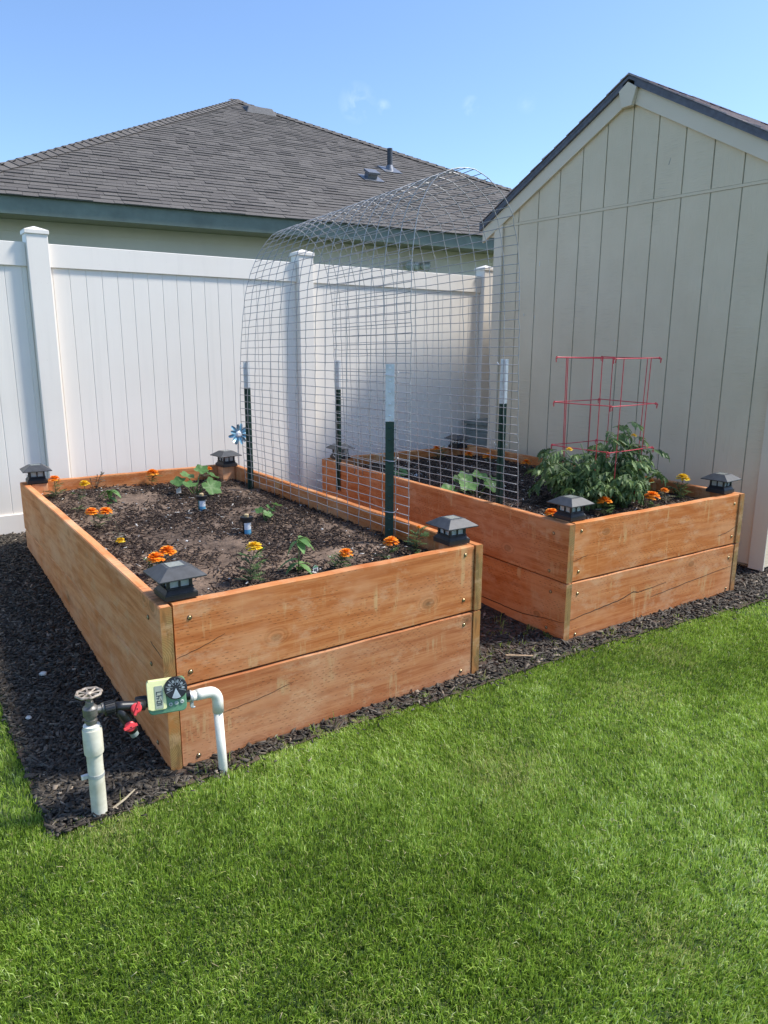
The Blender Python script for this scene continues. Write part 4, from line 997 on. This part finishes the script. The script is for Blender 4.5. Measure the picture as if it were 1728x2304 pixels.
mb = MB(); wpoly(mb, [(UW-.075, .02), (UW+.02, .02), (UW+.02, 2.38), (UW-.075, 2.40)], .003, .020); mb.build('corner_trim', M_shedtrim, t, world=True, bevel=.002)
for s in (-1, 1):      # rake boards
    mb = MB(); e = URID+s*(1.345); a = URID+s*.045
    wpoly(mb, [(a, rzu(a)+.055), (e, rzu(e)+.055), (e, rzu(e)-.055), (a, rzu(a)-.060)][::1], .004, .026); mb.build('rake_board', M_shedtrim, t, world=True, bevel=.002)
    mb = MB(); wpoly(mb, [(a, rzu(a)+.050), (e+s*.02, rzu(e+s*.02)+.050), (e+s*.02, rzu(e+s*.02)+.098), (a, rzu(a)+.098)], .0, .048); mb.build('roof_edge', M_edge, t, world=True)
mb = MB(); wpoly(mb, [(URID-.066, rzu(URID)+.010), (URID-.040, rzu(URID)-.095), (URID+.040, rzu(URID)-.095), (URID+.068, rzu(URID)+.010), (URID, rzu(URID)+.055)], .0265, .058); mb.build('peak_block', M_shedtrim, t, world=True, bevel=.002)
for (u_, z_, du, dz, mm) in ((1.52, 2.53, .012, .04, M_edge), (.47, 1.99, .0, .035, M_label), (.33, 1.62, .0, .02, M_label), (.44, 1.60, .0, .022, M_label), (1.2, 1.42, .004, .012, M_label)):
    mb = MB(); wpoly(mb, [(u_, z_), (u_+.0035, z_), (u_+du+.002, z_+dz), (u_+du, z_+dz)], .0005, .0024); mb.build('paint_scratch', mm, t, world=True)
# boxed eave end
mb = MB(); wpoly(mb, [(-.14, rzu(-.14)+.052), (-.14, 2.27), (-.005, 2.25), (-.005, rzu(0)+.0)], -.25, .003); mb.build('eave_box', M_shedtrim, t, world=True)
# other walls
mb = MB(); c_, s_ = math.cos(ang), math.sin(ang); DEP = 3.0
mb.add([wp(0, -.03, .03), wp(0, -DEP, .03), wp(0, -DEP, 2.35), wp(0, -.03, 2.35), wp(UW, -.03, .03), wp(UW, -DEP, .03), wp(UW, -DEP, 2.35), wp(UW, -.03, 2.35)], [(0,1,2,3), (4,7,6,5), (1,5,6,2)]); mb.build('wall', M_shed, t, world=True, fix=False)
mb = MB(); wpoly(mb, [(0, 2.35), (UW, 2.35), (URID, rzu(URID))], -DEP, -DEP+.02); wpoly(mb, [(.02, -.1), (UW-.02, -.1), (UW-.02, .05), (.02, .05)], -DEP, -.04); mb.build('skid_base', M_shed, t, world=True)
def tab_roof(parent, mat, O, E1, E2, nrm, L1f, ncourse, expo, tabw, seed, th=.007, name='shingles', vmax=99):
    """courses of separate tabs; O origin on eave line, E1 along eave, E2 up slope, L1f(v)->(lo,hi) extent along E1"""
    rs = random.Random(seed); mb = MB(); O, E1, E2, nrm = Vector(O), Vector(E1), Vector(E2), Vector(nrm)
    for c in range(ncourse):
        v0, v1 = c*expo, min(vmax, (c+1)*expo+.012); lo, hi = L1f(v0); u = lo-rs.random()*tabw
        while u < hi:
            w = tabw*rs.choice((.45, .7, 1.0, 1.0, 1.3)); a, b = max(lo, u), min(hi, u+w); u += w
            if b-a < .01: continue
            g = .0015; h = th*rs.uniform(.5, 1.5); vlow = v0-rs.choice((0, 0, .004, .008))*expo*7*.1
            P = [O+E1*(a+g)+E2*vlow+nrm*.001, O+E1*(b-g)+E2*vlow+nrm*.001, O+E1*(b-g)+E2*v1+nrm*.001, O+E1*(a+g)+E2*v1+nrm*.001]
            Q_ = [P[0]+nrm*h, P[1]+nrm*h, P[2]+nrm*.0015, P[3]+nrm*.0015]
            mb.add(P+Q_, [(4,5,6,7), (0,1,5,4), (0,4,7,3), (1,2,6,5)], 0, min(1, max(0, rs.gauss(.5, .23))))
    return mb.build(name, mat, parent, world=True, tone=True, fix=False)
def frame(p): return Vector(p)
for s in (-1, 1):
    e = URID+s*1.36; ze = rzu(e)+.098
    O_ = frame(wp(e, .05, ze)); top = frame(wp(URID, .05, rzu(URID)+.098)); E2 = (top-O_); Ls = E2.length; E2.normalize(); E1 = Vector((c_, s_, 0)) ; nr = (E1.cross(E2) if s > 0 else E2.cross(E1)).normalized()
    if nr.z < 0: nr = -nr
    mb = MB(); q = [O_-nr*.002, O_+E1*3.1-nr*.002, top+E1*3.1-nr*.002, top-nr*.002]; mb.add(q+[v-nr*.018 for v in q], [(0,1,2,3), (7,6,5,4), (0,4,5,1), (3,2,6,7), (0,3,7,4)]); mb.build('roof_deck', M_edge, t, world=True, fix=False)
    tab_roof(t, M_sh2, O_-E1*.012, E1, E2, nr, lambda v: (0, 3.1), int(Ls/.125)+1, .125, .26, 20+s, .009, vmax=Ls-.005)
mb = MB()
for k in range(24):
    a = frame(wp(URID, .055-k*.13, rzu(URID)+.103)); E1 = Vector((c_, s_, 0)); sd_ = Vector((-s_, c_, 0))
    for s in (-1, 1): mb.add([a+Vector((0, 0, .008)), a+E1*.15+Vector((0, 0, .002)), a+E1*.15+sd_*s*.13+Vector((0, 0, -.070)), a+sd_*s*.13+Vector((0, 0, -.064)), a-Vector((0, 0, .004)), a+sd_*s*.13+Vector((0, 0, -.076))], [(0,1,2,3), (0,3,5,4)], 0, random.random())
mb.build('ridge_caps', M_sh2, t, world=True, tone=True, fix=False)

# ------------------------------------------------------------------ neighbour's house
D = Vector((.9924254, -.12284878, 0)); NN = Vector((.12284878, .9924254, 0)); EA = Vector((.659, 6.651, 2.9)); HX, HY = 4.397, 6.150; K = .5
t = thing('house', "neighbour's tan house with grey shingled hip roof behind the white fence", 'house', tuple(EA+D*HX+NN*HY-Vector((0, 0, 2.9)))); H = t
def hp(u, v, z): return EA+D*u+NN*v+Vector((0, 0, z-2.9))
def hbox(mb, u0, u1, v0, v1, z0, z1, m=0):
    vs = [hp(u, v, z) for z in (z0, z1) for v in (v0, v1) for u in (u0, u1)]; mb.add(vs, [(0,2,3,1),(4,5,7,6),(0,1,5,4),(2,6,7,3),(0,4,6,2),(1,3,7,5)], m)
KL = .815; LO, HI = HX-KL*HY, HX+HY; OV = .5
mb = MB(); z = 0.0
while z < 2.75:          # lap siding on the facing wall
    zz = min(z+.20, 2.72); vs = [hp(LO+OV, OV-.014, z), hp(HI-OV, OV-.014, z), hp(HI-OV, OV-.003, zz), hp(LO+OV, OV-.003, zz), hp(LO+OV, OV+.01, z), hp(HI-OV, OV+.01, z)]
    mb.add(vs, [(0,1,2,3), (0,4,5,1)]); z += .20
hbox(mb, LO+OV, HI-OV, OV+.012, 2*HY-OV, 0, 2.72); mb.build('wall', M_lap, t, world=True, fix=False)
mb = MB(); hbox(mb, LO+.03, HI-.03, .03, 2*HY-.03, 2.722, 2.74); mb.build('soffit', M_soffit, t, world=True)
mb = MB(); hbox(mb, LO, HI, 0, .028, 2.705, 2.885); hbox(mb, LO, LO+.028, .03, 2*HY-.03, 2.705, 2.885); hbox(mb, HI-.028, HI, .03, 2*HY-.03, 2.705, 2.885); hbox(mb, LO, HI, 2*HY-.028, 2*HY, 2.705, 2.885)
mb.build('fascia', M_green, t, world=True)
ap = hp(HX, HY, 2.9+HY*K); cs = [hp(LO-.03, -.03, 2.885), hp(HI+.03, -.03, 2.885), hp(HI+.03, 2*HY+.03, 2.885), hp(LO-.03, 2*HY+.03, 2.885)]
mb = MB()
for k in range(4): mb.add([cs[k], cs[(k+1) % 4], ap-Vector((0, 0, .01))], [(0,1,2)], 0, .5)
mb.build('roof_deck', M_sh, t, world=True, tone=True, fix=False)
E2 = (NN+Vector((0, 0, K))).normalized(); nr = D.cross(E2).normalized(); nr = nr if nr.z > 0 else -nr; cs_ = math.cos(math.atan(K))
tab_roof(t, M_sh, hp(0, -.04, 2.9-.02), D, E2, nr, lambda v: (LO+v*cs_*KL-.04, HI-v*cs_+.04), int((HY+.04)/cs_/.125)+1, .125, .22, 5, .011)
# left plane, mostly edge-on
KK = K/KL; csl = math.cos(math.atan(KK)); E2l = (D+Vector((0, 0, KK))).normalized(); nl = NN.cross(E2l).normalized(); nl = nl if nl.z > 0 else -nl
tab_roof(t, M_sh, hp(LO-.04, 0, 2.88), NN, E2l, nl, lambda v: (v*csl/KL, 2*HY-v*csl/KL), int(KL*HY/csl/.145)+1, .145, .45, 6, .012)
E2r = (-D+Vector((0, 0, K))).normalized(); nr2 = NN.cross(E2r).normalized(); nr2 = nr2 if nr2.z > 0 else -nr2
tab_roof(t, M_sh, hp(HI+.04, 0, 2.88), NN, E2r, nr2, lambda v: (v*cs_, 2*HY-v*cs_), int((HY+.04)/cs_/.145)+1, .145, .45, 7, .012)
mb = MB(); rs = random.Random(4)
for (u0, dirv) in ((LO, D*KL+NN), (HI, -D+NN)):
    h = (dirv+Vector((0, 0, K))); Lh = h.length*HY; h.normalize(); st = hp(u0, 0, 2.9)+Vector((0, 0, .02)); sdv = h.cross(Vector((0, 0, 1))).normalized(); n_ = int(Lh/.16)
    for k in range(n_+1):
        a = st+h*(k*.16); b = a+h*.19
        for s in (-1, 1):
            w = sdv*s*.14-Vector((0, 0, .062)); mb.add([a+Vector((0, 0, .024)), b+Vector((0, 0, .010)), b+w+Vector((0, 0, .010)), a+w+Vector((0, 0, .024)), a, a+w], [(0,1,2,3), (0,3,5,4)], 0, min(1, max(0, rs.gauss(.5, .2))))
mb.build('hip_caps', M_sh, t, world=True, tone=True, fix=False)
def on_roof(u, v): return hp(u, v, 2.9+v*K)
def slab(mb, u, v, du, dv, h0, h1, m=0):
    vs = []
    for hh in (h0, h1):
        for (a, b) in ((-du, -dv), (du, -dv), (du, dv), (-du, dv)): vs.append(on_roof(u+a, v+b)+nr*hh)
    mb.add(vs, [(3,2,1,0),(4,5,6,7),(0,1,5,4),(1,2,6,5),(2,3,7,6),(3,0,4,7)], m)
mb = MB(); vs = []
for (hh, a) in ((0, .36), (.16, .20)):
    pass
u, v = 4.66, 5.55
vs = [on_roof(u-.30, v-.20), on_roof(u+.30, v-.20), on_roof(u+.26, v+.25), on_roof(u-.26, v+.25), on_roof(u-.24, v-.12)+Vector((0, 0, .11)), on_roof(u+.24, v-.12)+Vector((0, 0, .11)), on_roof(u+.2, v+.22)+Vector((0, 0, .03)), on_roof(u-.2, v+.22)+Vector((0, 0, .03))]
mb.add(vs, [(0,1,5,4), (1,2,6,5), (2,3,7,6), (3,0,4,7), (4,5,6,7)]); mb.build('roof_vent', simple('vent_grey', (.10, .10, .105), .7), t, world=True, bevel=.02)
p = on_roof(5.93, 2.66)
mb = MB(); mb.lathe([(.045, -.05), (.045, .34), (.038, .34)], 14, 0, Matrix.Translation(p)); vp = mb.build('vent_pipe', M_pipeblk, t, world=True)
mb = MB(); slab(mb, 5.93, 2.66, .16, .15, .012, .02); mb.lathe([(.085, -.03), (.055, .08)], 14, 0, Matrix.Translation(p)); mb.build('flashing', M_roofmetal, vp, world=True)
mb = MB(); slab(mb, 5.27, 2.04, .17, .14, .012, .02); slab(mb, 5.27, 2.06, .08, .06, .02, .09); slab(mb, 5.27, 2.05, .10, .09, .09, .12); mb.build('small_vent', M_roofmetal, t, world=True)
# twin security light under the eave
lp = hp(5.20, OV-.02, 2.49); mb = MB(); mb.lathe([(.055, 0), (.055, .03), (.02, .04)], 16, 0, Matrix.Translation(lp) @ Matrix.Rotation(R(90), 4, 'X')); sl = mb.build('security_light', M_metalw, t, world=True)
for (dx, yaw_, pit) in ((-.13, -35, 20), (.13, 50, 10)):
    q = lp+D*dx-NN*.06; mb = MB(); mb.tube([lp-NN*.03, q], .012, 6)
    M = Matrix.Translation(q) @ Matrix.Rotation(R(yaw_), 4, 'Z') @ Matrix.Rotation(R(90+pit), 4, 'X'); mb.lathe([(.03, -.07), (.045, -.05), (.062, .03), (.066, .05), (.060, .05)], 16, 0, M); mb.build('lamp_head', M_metalw, sl, world=True)
    mb = MB(); mb.lathe([(.056, .0505), (.050, .056), (.02, .062)], 16, 0, M); mb.build('lens', M_glass, sl, world=True)

# ------------------------------------------------------------------ small things by the fence
sp = Vector((1.462, 2.72, .762))
t = thing('metal_flower_spinner', 'blue and white metal flower ornament on a stake behind the left bed', 'garden ornament', (sp.x, sp.y, gz(sp.x, sp.y)))
mb = MB(); mb.tube([(sp.x, sp.y+.01, .05), (sp.x, sp.y+.01, sp.z)], .004, 6); mb.build('stake', M_metalw, t, world=True)
for k in range(12):
    mb = MB(); a = 2*math.pi*k/12+.2; d = Vector((math.cos(a), -.15, math.sin(a))); mb.leaf(sp+d*.018, d, (0, -1, 0), .058, .013, .25*(-1)**k, 5, .5, 0, lambda q: .5+.5*math.sin(math.pi*min(1, q*.95)))
    mb.build('petal', M_spin, t, world=True, fix=False)
MB().lathe([(.022, -.004), (.026, .004), (.012, .016)], 16, 0, Matrix.Translation(sp) @ Matrix.Rotation(R(90), 4, 'X')).build('centre', M_label, t, world=True)
# grey bin between shed corner and fence
t = thing('storage_bin', 'dark grey plastic bin with pale wire scrollwork, standing between shed and fence', 'bin', (3.955, 2.78, .16))
mb = MB()
for (a0, z0, a1, z1) in ((.13, 0, .165, .47), (.165, .47, .158, .535)):
    mb.frustum(a0, a0*.9, z0, a1, a1*.9, z1)
mb.build('body', M_grey, t, bevel=.008)
MB().frustum(.182, .162, .53, .186, .166, .565).build('rim', M_grey, t, bevel=.006)
mb = MB(); rs = random.Random(8)
for k in range(5):
    cx, cz = -.02+.03*k, .36+.03*(k % 2); mb.tube([(cx+.022*math.cos(a)*(1-a/14), -.156+.004*math.sin(a*3), cz+.05*math.sin(a)*(1-a/16)) for a in [j*.5 for j in range(22)]], .0022, 4)
mb.build('wire_scroll', M_tie, t)
